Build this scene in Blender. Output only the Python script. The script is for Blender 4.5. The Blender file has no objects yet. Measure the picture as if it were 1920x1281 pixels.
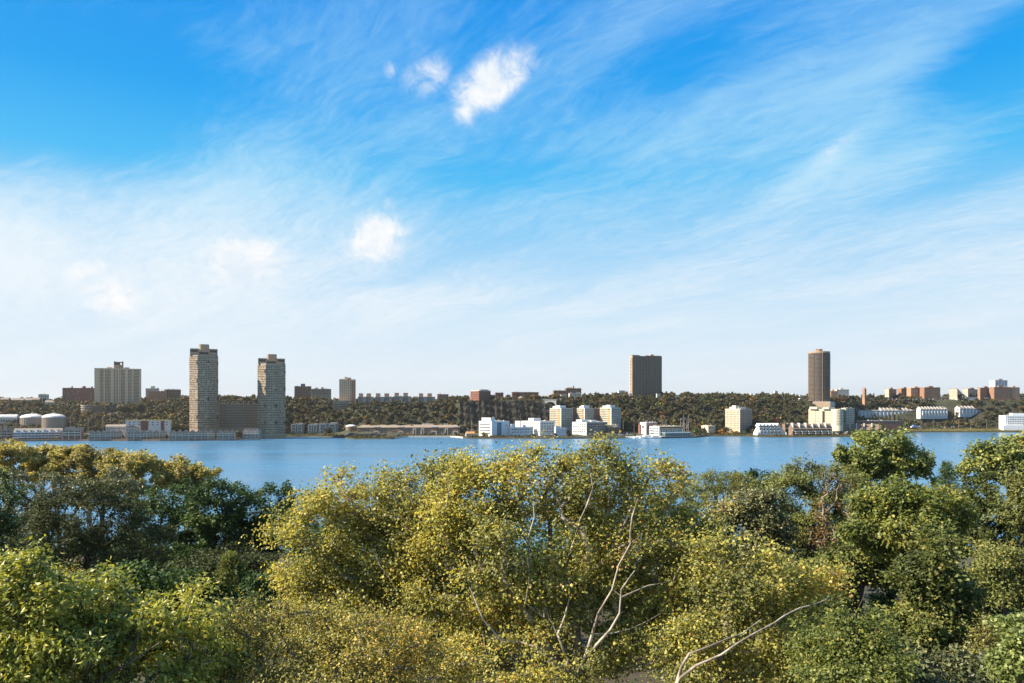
import bpy, math, random
import numpy as np

sc = bpy.context.scene
COL = sc.collection
R = math.radians
random.seed(7)
rng = np.random.default_rng(7)

# ------------------------------------------------------------------ camera
F = 1400.0          # focal length in pixels of a 1920 px wide frame
HZ = 770.0          # row of the eye-level horizon in that frame
EYE = 46.0          # eye height above the river
cam = bpy.data.cameras.new("camera")
co = bpy.data.objects.new("camera", cam)
COL.objects.link(co)
sc.camera = co
co.location = (0, 0, EYE)
co.rotation_euler = (math.pi / 2, 0, 0)
cam.sensor_width = 36
cam.lens = F / 1920 * 36
cam.shift_y = (HZ - 640.5) / 1920
cam.clip_end = 40000
cam.clip_start = 0.5

# ------------------------------------------------------------------ sun
SUN_EL = R(38)
SX, SY = -0.985, -0.17
sd = (SX * math.cos(SUN_EL), SY * math.cos(SUN_EL), math.sin(SUN_EL))
sl = bpy.data.lights.new("sun", "SUN")
so = bpy.data.objects.new("sun", sl)
COL.objects.link(so)
sl.energy = 5.0
sl.angle = R(0.5)
sl.color = (1.0, 0.90, 0.74)
from mathutils import Vector, Matrix
so.rotation_euler = Vector(sd).to_track_quat("Z", "Y").to_euler()

# ------------------------------------------------------------------ world
def world():
    w = bpy.data.worlds.new("World")
    sc.world = w
    w.use_nodes = True
    nt = w.node_tree
    N, L = nt.nodes, nt.links
    bg = N["Background"]
    bg.inputs[1].default_value = 0.05

    def m(op, a, b=None, c=None, clamp=False):
        n = N.new("ShaderNodeMath")
        n.operation = op
        n.use_clamp = clamp
        for i, v in enumerate((a, b, c)):
            if v is None:
                continue
            if isinstance(v, (int, float)):
                n.inputs[i].default_value = v
            else:
                L.new(v, n.inputs[i])
        return n.outputs[0]

    def comb(x, y, z):
        n = N.new("ShaderNodeCombineXYZ")
        for i, v in enumerate((x, y, z)):
            if isinstance(v, (int, float)):
                n.inputs[i].default_value = v
            else:
                L.new(v, n.inputs[i])
        return n.outputs[0]

    def noise(vec, scale, detail=4, rough=0.55, dist=0.0):
        n = N.new("ShaderNodeTexNoise")
        n.inputs["Scale"].default_value = scale
        n.inputs["Detail"].default_value = detail
        n.inputs["Roughness"].default_value = rough
        n.inputs["Distortion"].default_value = dist
        L.new(vec, n.inputs["Vector"])
        return n.outputs[0]

    def smooth(v, lo, hi):
        n = N.new("ShaderNodeMapRange")
        n.interpolation_type = "SMOOTHSTEP"
        n.inputs[1].default_value = lo
        n.inputs[2].default_value = hi
        L.new(v, n.inputs[0])
        return n.outputs[0]

    def mix(fac, a, b):
        n = N.new("ShaderNodeMix")
        n.data_type = "RGBA"
        if isinstance(fac, (int, float)):
            n.inputs[0].default_value = fac
        else:
            L.new(fac, n.inputs[0])
        for i, v in ((6, a), (7, b)):
            if isinstance(v, tuple):
                n.inputs[i].default_value = v + (1,)
            else:
                L.new(v, n.inputs[i])
        return n.outputs[2]

    tc = N.new("ShaderNodeTexCoord")
    sep = N.new("ShaderNodeSeparateXYZ")
    L.new(tc.outputs["Generated"], sep.inputs[0])
    x, y, z = sep.outputs
    sky = N.new("ShaderNodeTexSky")
    sky.sky_type = "NISHITA"
    sky.sun_disc = False
    sky.sun_elevation = SUN_EL
    sky.sun_rotation = math.atan2(SX, SY)
    # polarised, saturated grade of the clear sky by elevation
    ramp = N.new("ShaderNodeValToRGB")
    el = m("ARCSINE", z)
    az = m("ARCTAN2", x, y)
    L.new(m("DIVIDE", el, R(60), clamp=True), ramp.inputs[0])
    stops = [(0, (.84, .91, .985)), (3, (.80, .90, .99)), (7, (.64, .83, .99)), (12, (.34, .67, .97)), (17, (.075, .525, .95)),
             (22, (.014, .385, .92)), (28, (.006, .31, .88)), (40, (.05, .27, .68)), (60, (.10, .28, .60))]  # stops above the view kept duller to make the skylight less blue
    e = ramp.color_ramp.elements
    e[0].position = 0
    e[0].color = stops[0][1] + (1,)
    e[1].position = 1
    e[1].color = stops[-1][1] + (1,)
    for deg, c in stops[1:-1]:
        k = e.new(deg / 60)
        k.color = c + (1,)
    sc10 = N.new("ShaderNodeVectorMath")
    sc10.operation = "SCALE"
    sc10.inputs[3].default_value = 10.0
    L.new(ramp.outputs[0], sc10.inputs[0])
    clear = mix(0.96, sky.outputs[0], sc10.outputs[0])

    # cirrus sheet on a flat layer, streaks drawn out along one wind direction
    zz = m("ADD", m("MAXIMUM", z, 0.0), 0.16)
    px, py = m("DIVIDE", x, zz), m("DIVIDE", y, zz)
    a = math.atan2(0.70, -0.71)
    u = m("ADD", m("MULTIPLY", px, math.cos(a)), m("MULTIPLY", py, math.sin(a)))
    v = m("ADD", m("MULTIPLY", px, -math.sin(a)), m("MULTIPLY", py, math.cos(a)))
    warp = noise(comb(px, py, 3.3), 0.7, 3)
    v2 = m("ADD", v, m("MULTIPLY", m("SUBTRACT", warp, 0.5), 0.7))
    big = noise(comb(m("MULTIPLY", u, 0.55), v2, 1.7), 0.9, 3, 0.5)
    streak = noise(comb(m("MULTIPLY", u, 0.40), m("MULTIPLY", v2, 1.5), 7.1), 2.1, 7, 0.62, 0.25)
    fine = noise(comb(m("MULTIPLY", u, 1.3), m("MULTIPLY", v2, 3.2), 2.2), 8.5, 6, 0.68, 0.6)

    def blob(cx, cy, rx, ry, amp, tilt=0.0):
        """soft patch round the direction seen at frame position cx, cy"""
        a0 = math.atan((cx - 960) / F)
        e0 = math.atan((HZ - cy) / F * math.cos(a0))
        da, de = m("SUBTRACT", az, a0), m("SUBTRACT", el, e0)
        ct, st = math.cos(tilt), math.sin(tilt)
        p = m("MULTIPLY", m("ADD", m("MULTIPLY", da, ct), m("MULTIPLY", de, st)), F / rx)
        q = m("MULTIPLY", m("SUBTRACT", m("MULTIPLY", de, ct), m("MULTIPLY", da, st)), F / ry)
        r2 = m("ADD", m("MULTIPLY", p, p), m("MULTIPLY", q, q))
        return m("MULTIPLY", m("EXPONENT", m("MULTIPLY", r2, -1.0)), amp)

    cover = None
    for b in [(130, 430, 420, 120, .33), (560, 360, 240, 90, .16, .25), (700, 230, 300, 60, .12, .3), (620, 60, 260, 60, .07, .2),
              (1160, 60, 190, 60, .16, .5), (1330, 200, 330, 45, .16, .28), (1680, 120, 240, 42, .24, .38), (1570, 285, 90, 24, .22, .55),
              (1760, 270, 260, 40, .16, .22), (1100, 230, 200, 60, .12, .2), (1750, 400, 320, 50, .1, .15), (1150, 420, 300, 40, .08, .1),
              (820, 560, 420, 40, .10, .12), (350, 540, 380, 40, .08), (1330, 560, 420, 30, .08, .1),
              (60, 180, 190, 130, -.30), (450, 180, 190, 45, -.10, -.3), (1260, 120, 150, 50, -.2, .2), (1890, 140, 100, 90, -.34), (1830, 330, 170, 26, -.26, .2), (480, 10, 200, 40, -.05), (1000, 330, 250, 30, -.08)]:
        t = blob(*b)
        cover = t if cover is None else m("ADD", cover, t)
    d = m("ADD", m("ADD", m("MULTIPLY", streak, 0.70), m("MULTIPLY", big, 0.30)), cover)
    d = m("ADD", d, m("MULTIPLY", m("SUBTRACT", fine, 0.5), 0.40))
    thick = m("SUBTRACT", 0.94, m("MULTIPLY", smooth(el, R(9), R(24)), 0.40))
    cir = m("MULTIPLY", smooth(d, 0.34, 0.97), thick)
    col = mix(cir, clear, mix(smooth(el, R(8), R(22)), (9.0, 9.5, 9.95), (5.6, 8.6, 10.0)))

    # small cumulus puffs
    nz = noise(comb(x, m("MULTIPLY", z, 1.15), y), 24.0, 8, 0.66, 0.6)
    nz2 = noise(comb(x, z, y), 60.0, 4, 0.6)
    nn = m("ADD", m("MULTIPLY", m("SUBTRACT", nz, 0.5), 2.2), m("MULTIPLY", m("SUBTRACT", nz2, 0.5), 0.55))
    tot = None
    for cx, cy, rx, ry, amp, tl in [(918, 152, 78, 38, 1.4, .5), (872, 196, 30, 38, .9, .2), (800, 146, 52, 36, .66, .3), (730, 132, 17, 17, .6, 0),
                                    (706, 452, 54, 46, 1.3, .3), (690, 492, 30, 34, .75, .3), (728, 384, 16, 24, .55, .2), (456, 488, 66, 42, 1.45, .1),
                                    (212, 556, 42, 36, 1.4, .0), (170, 512, 40, 26, .75, .3), (1560, 285, 60, 18, .5, .5)]:
        t = blob(cx, cy, rx, ry, amp, tl)
        tot = t if tot is None else m("MAXIMUM", tot, t)
    pd = m("ADD", tot, m("MULTIPLY", nn, m("POWER", tot, 0.7)))
    puff = m("MULTIPLY", smooth(pd, 0.16, 1.10), 0.97)
    shade = smooth(nz, 0.35, 0.65)
    pc = mix(shade, (8.0, 8.8, 9.7), (10.1, 10.1, 10.1))
    col = mix(puff, col, pc)
    dim = N.new("ShaderNodeVectorMath")
    dim.operation = "SCALE"
    dim.inputs[3].default_value = 0.785
    L.new(col, dim.inputs[0])
    L.new(dim.outputs[0], bg.inputs[0])
world()

vs = sc.view_settings
vs.view_transform = "Standard"
vs.look = "None"
vs.exposure = 1.35
vs.gamma = 1.0
vs.use_curve_mapping = False
sc.cycles.use_denoising = True
sc.cycles.max_bounces = 6
sc.cycles.diffuse_bounces = 3
sc.cycles.transmission_bounces = 4
sc.cycles.transparent_max_bounces = 4

# ------------------------------------------------------------------ helpers
def setp(o, label=None, cat=None, group=None, kind=None):
    for k, v in (("label", label), ("category", cat), ("group", group), ("kind", kind)):
        if v:
            o[k] = v
    return o

def P(px, py, Y):
    """the point at distance Y that is seen at frame position px, py"""
    return Vector(((px - 960) / F * Y, Y, EYE - (py - HZ) / F * Y))

def empty(name, loc, rz=0.0, label=None, cat=None, group=None):
    o = bpy.data.objects.new(name, None)
    COL.objects.link(o)
    o.location = loc
    o.rotation_euler = (0, 0, rz)
    return setp(o, label, cat, group)

def np_mesh(name, V, faces, mats, midx=None, tone=None, smooth=False):
    """mesh from an array of vertices and an (n, k) array of faces"""
    me = bpy.data.meshes.new(name)
    V = np.asarray(V, np.float32)
    faces = np.asarray(faces, np.int32)
    n, k = faces.shape
    me.vertices.add(len(V))
    me.vertices.foreach_set("co", V.ravel())
    me.loops.add(n * k)
    me.loops.foreach_set("vertex_index", faces.ravel())
    me.polygons.add(n)
    me.polygons.foreach_set("loop_start", np.arange(0, n * k, k, dtype=np.int32))
    for mm in mats:
        me.materials.append(mm)
    if midx is not None:
        me.polygons.foreach_set("material_index", np.asarray(midx, np.int32))
    if smooth:
        me.polygons.foreach_set("use_smooth", np.ones(n, bool))
    if tone is not None:
        at = me.attributes.new("tone", "FLOAT", "FACE")
        at.data.foreach_set("value", np.asarray(tone, np.float32))
    me.update(calc_edges=True)
    return me

def link(name, me, parent=None, loc=(0, 0, 0), rz=0.0):
    o = bpy.data.objects.new(name, me)
    COL.objects.link(o)
    o.parent = parent
    o.location = loc
    o.rotation_euler = (0, 0, rz)
    return o

class MB:
    """collects polygons for one mesh object"""
    def __init__(s):
        s.v, s.f, s.m = [], [], []
    def face(s, pts, mi=0):
        i = len(s.v)
        s.v += [tuple(p) for p in pts]
        s.f.append(tuple(range(i, i + len(pts))))
        s.m.append(mi)
    def box(s, x0, x1, y0, y1, z0, z1, mi=0):
        i = len(s.v)
        s.v += [(x0, y0, z0), (x1, y0, z0), (x1, y1, z0), (x0, y1, z0), (x0, y0, z1), (x1, y0, z1), (x1, y1, z1), (x0, y1, z1)]
        for q in ((0, 3, 2, 1), (4, 5, 6, 7), (0, 1, 5, 4), (1, 2, 6, 5), (2, 3, 7, 6), (3, 0, 4, 7)):
            s.f.append(tuple(i + k for k in q))
            s.m.append(mi)
    def prism(s, ring, z0, z1, mi=0, top=None):
        """vertical prism over a ring of (x, y); top scales the upper ring about its centre"""
        n = len(ring)
        cx, cy = sum(p[0] for p in ring) / n, sum(p[1] for p in ring) / n
        t = 1.0 if top is None else top
        i = len(s.v)
        s.v += [(p[0], p[1], z0) for p in ring] + [(cx + (p[0] - cx) * t, cy + (p[1] - cy) * t, z1) for p in ring]
        s.f.append(tuple(i + k for k in reversed(range(n))))
        s.f.append(tuple(i + n + k for k in range(n)))
        s.m += [mi, mi]
        for k in range(n):
            s.f.append((i + k, i + (k + 1) % n, i + n + (k + 1) % n, i + n + k))
            s.m.append(mi)
    def gable(s, x0, x1, y0, y1, z0, z1, along="y", mi=0, over=0.0):
        """ridge prism; along = axis of the ridge"""
        if along == "y":
            c = (x0 + x1) / 2
            a = [(x0 - over, y0, z0), (x1 + over, y0, z0), (c, y0, z1)]
            b = [(x0 - over, y1, z0), (x1 + over, y1, z0), (c, y1, z1)]
        else:
            c = (y0 + y1) / 2
            a = [(x0, y1 + over, z0), (x0, y0 - over, z0), (x0, c, z1)]
            b = [(x1, y1 + over, z0), (x1, y0 - over, z0), (x1, c, z1)]
        i = len(s.v)
        s.v += a + b
        for q in ((0, 1, 2), (5, 4, 3), (0, 3, 4, 1), (1, 4, 5, 2), (2, 5, 3, 0)):
            s.f.append(tuple(i + k for k in q))
            s.m.append(mi)
    def tube(s, p0, p1, r0, r1=None, n=6, mi=0):
        r1 = r0 if r1 is None else r1
        p0, p1 = Vector(p0), Vector(p1)
        d = (p1 - p0).normalized()
        a = d.orthogonal().normalized()
        b = d.cross(a)
        i = len(s.v)
        for p, r in ((p0, r0), (p1, r1)):
            for k in range(n):
                t = 2 * math.pi * k / n
                s.v.append(tuple(p + (a * math.cos(t) + b * math.sin(t)) * r))
        for k in range(n):
            s.f.append((i + k, i + (k + 1) % n, i + n + (k + 1) % n, i + n + k))
            s.m.append(mi)
        s.f.append(tuple(i + n + k for k in range(n)))
        s.m.append(mi)
    def mesh(s, name, mats):
        me = bpy.data.meshes.new(name)
        me.from_pydata(s.v, [], s.f)
        for mm in (mats if isinstance(mats, (list, tuple)) else [mats]):
            me.materials.append(mm)
        if any(s.m):
            me.polygons.foreach_set("material_index", s.m)
        me.update()
        return me
    def build(s, name, mats, parent=None, loc=(0, 0, 0), kind=None):
        o = link(name, s.mesh(name, mats), parent, loc)
        if kind:
            o["kind"] = kind
        return o

# ------------------------------------------------------------------ materials
MATS = {}
def nodes(name):
    mt = bpy.data.materials.new(name)
    mt.use_nodes = True
    return mt, mt.node_tree.nodes, mt.node_tree.links, mt.node_tree.nodes["Principled BSDF"]

def paint(name, col, rough=0.8, var=0.18, scale=0.15, spec=0.3, metal=0.0, streak=1.0):
    """matt wall, roof or trim: base colour mottled by weathering noise"""
    if name in MATS:
        return MATS[name]
    mt, N, L, b = nodes(name)
    tc = N.new("ShaderNodeTexCoord")
    mp = N.new("ShaderNodeMapping")
    mp.inputs["Scale"].default_value = (1, 1, 1 / streak)
    L.new(tc.outputs["Object"], mp.inputs[0])
    n = N.new("ShaderNodeTexNoise")
    n.inputs["Scale"].default_value = scale
    n.inputs["Detail"].default_value = 6
    n.inputs["Roughness"].default_value = 0.65
    L.new(mp.outputs[0], n.inputs["Vector"])
    r = N.new("ShaderNodeValToRGB")
    e = r.color_ramp.elements
    e[0].position, e[1].position = 0.3, 0.7
    e[0].color = tuple(c * (1 - var) for c in col) + (1,)
    e[1].color = tuple(min(1, c * (1 + var)) for c in col) + (1,)
    L.new(n.outputs[0], r.inputs[0])
    L.new(r.outputs[0], b.inputs["Base Color"])
    b.inputs["Roughness"].default_value = rough
    b.inputs["Specular IOR Level"].default_value = spec
    b.inputs["Metallic"].default_value = metal
    MATS[name] = mt
    return mt

def glass(name, col, rough=0.12, var=0.8):
    if name in MATS:
        return MATS[name]
    mt, N, L, b = nodes(name)
    g = N.new("ShaderNodeNewGeometry")
    r = N.new("ShaderNodeValToRGB")
    e = r.color_ramp.elements
    e[0].color = tuple(c * (1 - var * .6) for c in col) + (1,)
    e[1].color = tuple(min(1, c * (1 + var)) for c in col) + (1,)
    k = e.new(0.86)
    k.color = tuple(c * 1.15 for c in col) + (1,)
    k = e.new(0.93)
    k.color = tuple(min(1, c * 1.6 + .12 * var) for c in col) + (1,)
    L.new(g.outputs["Random Per Island"], r.inputs[0])
    L.new(r.outputs[0], b.inputs["Base Color"])
    b.inputs["Roughness"].default_value = rough
    b.inputs["Specular IOR Level"].default_value = .25
    MATS[name] = mt
    return mt

def leafmat(name, stops, trans=0.35, rough=0.5, spec=0.25):
    """leaf: per-leaf tone attribute picks the pigment, some light passes through"""
    if name in MATS:
        return MATS[name]
    mt, N, L, b = nodes(name)
    a = N.new("ShaderNodeAttribute")
    a.attribute_name = "tone"
    r = N.new("ShaderNodeValToRGB")
    e = r.color_ramp.elements
    e[0].position, e[0].color = stops[0][0], tuple(stops[0][1]) + (1,)
    e[1].position, e[1].color = stops[-1][0], tuple(stops[-1][1]) + (1,)
    for p, c in stops[1:-1]:
        k = e.new(p)
        k.color = tuple(c) + (1,)
    L.new(a.outputs["Fac"], r.inputs[0])
    L.new(r.outputs[0], b.inputs["Base Color"])
    b.inputs["Roughness"].default_value = rough
    b.inputs["Specular IOR Level"].default_value = spec
    t = N.new("ShaderNodeBsdfTranslucent")
    h = N.new("ShaderNodeHueSaturation")
    h.inputs["Hue"].default_value = 0.49
    h.inputs["Saturation"].default_value = 1.15
    h.inputs["Value"].default_value = 1.3
    L.new(r.outputs[0], h.inputs["Color"])
    L.new(h.outputs[0], t.inputs[0])
    mx = N.new("ShaderNodeMixShader")
    mx.inputs[0].default_value = trans
    out = N["Material Output"]
    L.new(b.outputs[0], mx.inputs[1])
    L.new(t.outputs[0], mx.inputs[2])
    L.new(mx.outputs[0], out.inputs[0])
    MATS[name] = mt
    return mt

def bark(name, c0, c1, scale=1.6):
    if name in MATS:
        return MATS[name]
    mt, N, L, b = nodes(name)
    tc = N.new("ShaderNodeTexCoord")
    n = N.new("ShaderNodeTexNoise")
    n.inputs["Scale"].default_value = scale
    n.inputs["Detail"].default_value = 5
    L.new(tc.outputs["Object"], n.inputs["Vector"])
    r = N.new("ShaderNodeValToRGB")
    e = r.color_ramp.elements
    e[0].position, e[1].position = 0.42, 0.58
    e[0].color, e[1].color = c0 + (1,), c1 + (1,)
    L.new(n.outputs[0], r.inputs[0])
    L.new(r.outputs[0], b.inputs["Base Color"])
    bp = N.new("ShaderNodeBump")
    bp.inputs["Strength"].default_value = 0.4
    L.new(n.outputs[0], bp.inputs["Height"])
    L.new(bp.outputs[0], b.inputs["Normal"])
    b.inputs["Roughness"].default_value = 0.85
    MATS[name] = mt
    return mt

def ground_mat(name, stops, scale=0.2, rough=0.95):
    mt, N, L, b = nodes(name)
    g = N.new("ShaderNodeNewGeometry")
    n = N.new("ShaderNodeTexNoise")
    n.inputs["Scale"].default_value = scale
    n.inputs["Detail"].default_value = 8
    n.inputs["Roughness"].default_value = 0.7
    L.new(g.outputs["Position"], n.inputs["Vector"])
    r = N.new("ShaderNodeValToRGB")
    e = r.color_ramp.elements
    e[0].position, e[0].color = stops[0][0], stops[0][1] + (1,)
    e[1].position, e[1].color = stops[-1][0], stops[-1][1] + (1,)
    for p, c in stops[1:-1]:
        e.new(p).color = c + (1,)
    L.new(n.outputs[0], r.inputs[0])
    L.new(r.outputs[0], b.inputs["Base Color"])
    b.inputs["Roughness"].default_value = rough
    bp = N.new("ShaderNodeBump")
    bp.inputs["Strength"].default_value = 0.6
    bp.inputs["Distance"].default_value = 0.4
    L.new(n.outputs[0], bp.inputs["Height"])
    L.new(bp.outputs[0], b.inputs["Normal"])
    MATS[name] = mt
    return mt

# ------------------------------------------------------------------ terrain
SH_X = [-700, -200, 0, 150, 300, 420, 480, 520, 580, 640, 660, 735, 760, 850, 880, 960, 1040, 1160, 1300, 1330, 1400, 1440, 1580, 1655, 1682, 1760, 1920, 2200, 2700]
SH_Y = [828.5, 828.5, 828, 827, 827, 826, 823, 820, 819, 821, 824, 823.5, 819.8, 819.8, 823, 823, 823, 822, 821, 818.3, 818.5, 820.5, 819.5, 818, 811.5, 811, 811, 810, 809]
def shore(px):
    """distance to the far waterline in the direction px"""
    return F * EYE / (np.interp(px, SH_X, SH_Y) - HZ)
HILL = np.array([  # direction, distance of slope foot, distance of slope top, height of the top
    (-700, 1230, 1380, 56), (0, 1240, 1390, 58), (150, 1250, 1385, 57), (300, 1255, 1400, 60), (420, 1262, 1410, 62), (505, 1290, 1420, 62), (545, 1352, 1435, 62), (640, 1358, 1415, 55), (700, 1330, 1405, 58),
    (850, 1342, 1402, 60), (866, 1354, 1364, 62), (1044, 1354, 1364, 63), (1062, 1345, 1430, 64), (1200, 1350, 1460, 70), (1400, 1372, 1500, 68), (1520, 1382, 1462, 66), (1575, 1400, 1560, 67),
    (1605, 1664, 1740, 71), (1760, 1672, 1745, 73), (1920, 1670, 1735, 73), (2700, 1670, 1735, 73)], float)
def top_z(px):
    return np.interp(px, HILL[:, 0], HILL[:, 3])
def t_foot(px):
    return np.interp(px, HILL[:, 0], HILL[:, 1]) - shore(px)
def t_top(px):
    return np.interp(px, HILL[:, 0], HILL[:, 2]) - shore(px)
def far_z(px, t):
    """height of the far bank, t metres behind its waterline"""
    px, t = np.asarray(px, float), np.asarray(t, float)
    a, b, h = t_foot(px), t_top(px), top_z(px)
    s = np.clip((t - a) / (b - a), 0, 1)
    s = s * s * (3 - 2 * s) * 0.35 + s * 0.65
    low = np.interp(t, [-60, -1, 0, 3], [-6, -0.8, 0.3, 2.0]) + np.clip((t - 25) / np.maximum(a - 25, 30), 0, 1) * 7.0
    return low + s * (h - 9) + np.clip(t - b, 0, 260) / 260 * 11 - np.clip(t - 700, 0, 9000) * 0.004

M_bank = ground_mat("bank_soil", [(0.3, (.022, .020, .011)), (0.5, (.034, .036, .015)), (0.7, (.06, .052, .03))], 0.05)
def far_bank():
    pxs = np.arange(-700, 2701, 8.0)
    ts = np.concatenate([[-60, -8, 0, 1.5, 3, 6, 12], np.arange(20, 560, 10), [650, 800, 1200, 2500, 5000]])
    PX, T = np.meshgrid(pxs, ts)
    S = shore(PX)
    Y = S + T
    Z = far_z(PX, T)
    Z = Z + np.where((T > 60) & (T < 600), np.sin(PX * .13 + T * .05) * 1.2 + np.sin(PX * .041) * 1.5, 0)
    X = (PX - 960) / F * Y
    V = np.stack([X, Y, Z], -1).reshape(-1, 3)
    nr, nc = PX.shape
    i = (np.arange(nr - 1)[:, None] * nc + np.arange(nc - 1)[None]).ravel()
    fc = np.stack([i, i + 1, i + nc + 1, i + nc], 1)
    o = link("far_bank_terrain", np_mesh("far_bank_terrain", V, fc, [M_bank], smooth=True))
    setp(o, "wooded far bank rising from the river to a flat-topped ridge", None, None, "structure")
far_bank()

# rock face in the middle of the ridge
def cliff():
    mt, N, L, b = nodes("dark_rock")
    tc = N.new("ShaderNodeTexCoord")
    mp = N.new("ShaderNodeMapping")
    mp.inputs["Scale"].default_value = (1, 1, 0.3)
    L.new(tc.outputs["Object"], mp.inputs[0])
    n = N.new("ShaderNodeTexNoise")
    n.inputs["Scale"].default_value = 0.22
    n.inputs["Detail"].default_value = 7
    n.inputs["Roughness"].default_value = 0.7
    L.new(mp.outputs[0], n.inputs["Vector"])
    r = N.new("ShaderNodeValToRGB")
    e = r.color_ramp.elements
    e[0].position, e[0].color = 0.35, (.014, .011, .008, 1)
    e[1].position, e[1].color = 0.7, (.075, .056, .04, 1)
    e.new(.5).color = (.032, .026, .017, 1)
    L.new(n.outputs[0], r.inputs[0])
    L.new(r.outputs[0], b.inputs["Base Color"])
    b.inputs["Roughness"].default_value = .95
    pxs = np.arange(862, 1052, 1.6)
    zs = np.linspace(4, 64, 26)
    PX, Z = np.meshgrid(pxs, zs)
    t = 146 + (Z - 30) * 0.12 + np.sin(PX * .55 + Z * .03) * .6 + np.sin(PX * .21 + Z * .05) * 1.0 + np.sin(Z * .5 + PX * .1) * .8 + rng.normal(0, .9, PX.shape)
    t = t - np.clip(Z.max() - Z, 0, 60) * 0.0 - np.where(Z < 22, (22 - Z) * 1.1, 0)
    Y = 1204 + t
    X = (PX - 960) / F * Y
    V = np.stack([X, Y, Z + rng.normal(0, .5, Z.shape)], -1).reshape(-1, 3)
    nr, nc = PX.shape
    i = (np.arange(nr - 1)[:, None] * nc + np.arange(nc - 1)[None]).ravel()
    fc = np.stack([i, i + 1, i + nc + 1, i + nc], 1)
    o = link("cliff", np_mesh("cliff", V, fc, [mt]))
    setp(o, "dark bare rock cliff face behind the white buildings", None, None, "structure")
cliff()

# river
def river():
    mt, N, L, b = nodes("river_water")
    g = N.new("ShaderNodeNewGeometry")
    def noise(scale, sx, sy, detail, rough=.6):
        mp = N.new("ShaderNodeMapping")
        mp.inputs["Scale"].default_value = (sx, sy, 1)
        L.new(g.outputs["Position"], mp.inputs[0])
        n = N.new("ShaderNodeTexNoise")
        n.inputs["Scale"].default_value = scale
        n.inputs["Detail"].default_value = detail
        n.inputs["Roughness"].default_value = rough
        L.new(mp.outputs[0], n.inputs["Vector"])
        return n.outputs[0]
    wave = noise(0.35, .6, 1.2, 5, .65)
    lane = noise(0.011, .16, 1.0, 6, .62)
    b.inputs["Base Color"].default_value = (.06, .17, .29, 1)
    b.inputs["IOR"].default_value = 1.33
    b.inputs["Specular IOR Level"].default_value = 0.5
    r = N.new("ShaderNodeMapRange")
    r.inputs[1].default_value, r.inputs[2].default_value = .22, .75
    r.inputs[3].default_value, r.inputs[4].default_value = .15, .32
    L.new(lane, r.inputs[0])
    L.new(r.outputs[0], b.inputs["Roughness"])
    bp = N.new("ShaderNodeBump")
    bp.inputs["Distance"].default_value = 1.0
    s = N.new("ShaderNodeMapRange")
    s.inputs[1].default_value, s.inputs[2].default_value = .22, .75
    s.inputs[3].default_value, s.inputs[4].default_value = .22, .75
    L.new(lane, s.inputs[0])
    L.new(s.outputs[0], bp.inputs["Strength"])
    L.new(wave, bp.inputs["Height"])
    L.new(bp.outputs[0], b.inputs["Normal"])
    xs = np.linspace(-3500, 3500, 71)
    ys = np.linspace(120, 2300, 45)
    X, Y = np.meshgrid(xs, ys)
    V = np.stack([X, Y, X * 0], -1).reshape(-1, 3)
    nr, nc = X.shape
    i = (np.arange(nr - 1)[:, None] * nc + np.arange(nc - 1)[None]).ravel()
    fc = np.stack([i, i + 1, i + nc + 1, i + nc], 1)
    o = link("river_water", np_mesh("river_water", V, fc, [mt], smooth=True))
    setp(o, "wide blue river with light ripples between park and far bank", None, None, "structure")
river()

NG_Y = [-60, 60, 110, 150, 185, 225, 232, 240]
NG_Z = [22, 20, 16.5, 10, 4.5, 3, 2.5, -3]
def near_z(Y):
    return float(np.interp(Y, NG_Y, NG_Z))
def park():
    mt = ground_mat("park_soil", [(0.3, (.03, .022, .012)), (0.48, (.05, .037, .022)), (0.55, (.03, .036, .012)), (0.75, (.075, .057, .035))], 0.35)
    xs = np.linspace(-500, 500, 101)
    ys = np.concatenate([np.arange(-60, 226, 4.0), [228, 232, 236, 240]])
    X, Y = np.meshgrid(xs, ys)
    Z = np.interp(Y, NG_Y, NG_Z) + np.where(Y < 220, np.sin(X * .11) * .35 + np.sin(Y * .17 + X * .05) * .3, 0)
    V = np.stack([X, Y, Z], -1).reshape(-1, 3)
    nr, nc = X.shape
    i = (np.arange(nr - 1)[:, None] * nc + np.arange(nc - 1)[None]).ravel()
    fc = np.stack([i, i + 1, i + nc + 1, i + nc], 1)
    o = link("park_ground", np_mesh("park_ground", V, fc, [mt], smooth=True))
    setp(o, "sloping park ground of brown earth and thin grass under the trees", None, None, "structure")
park()

def haze():
    mt = bpy.data.materials.new("haze_air")
    mt.use_nodes = True
    N, L = mt.node_tree.nodes, mt.node_tree.links
    N.remove(N["Principled BSDF"])
    v = N.new("ShaderNodeVolumePrincipled")
    v.inputs["Color"].default_value = (1.0, .93, .84, 1)
    v.inputs["Density"].default_value = 0.00004
    v.inputs["Anisotropy"].default_value = 0.6
    L.new(v.outputs[0], N["Material Output"].inputs["Volume"])
    mb = MB()
    mb.box(-9500, 9500, -400, 7200, -9, 195)
    o = mb.build("haze", mt)
    setp(o, "thin pale haze in the air over the river", None, None, "stuff")
haze()
DEBUG = False

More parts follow.
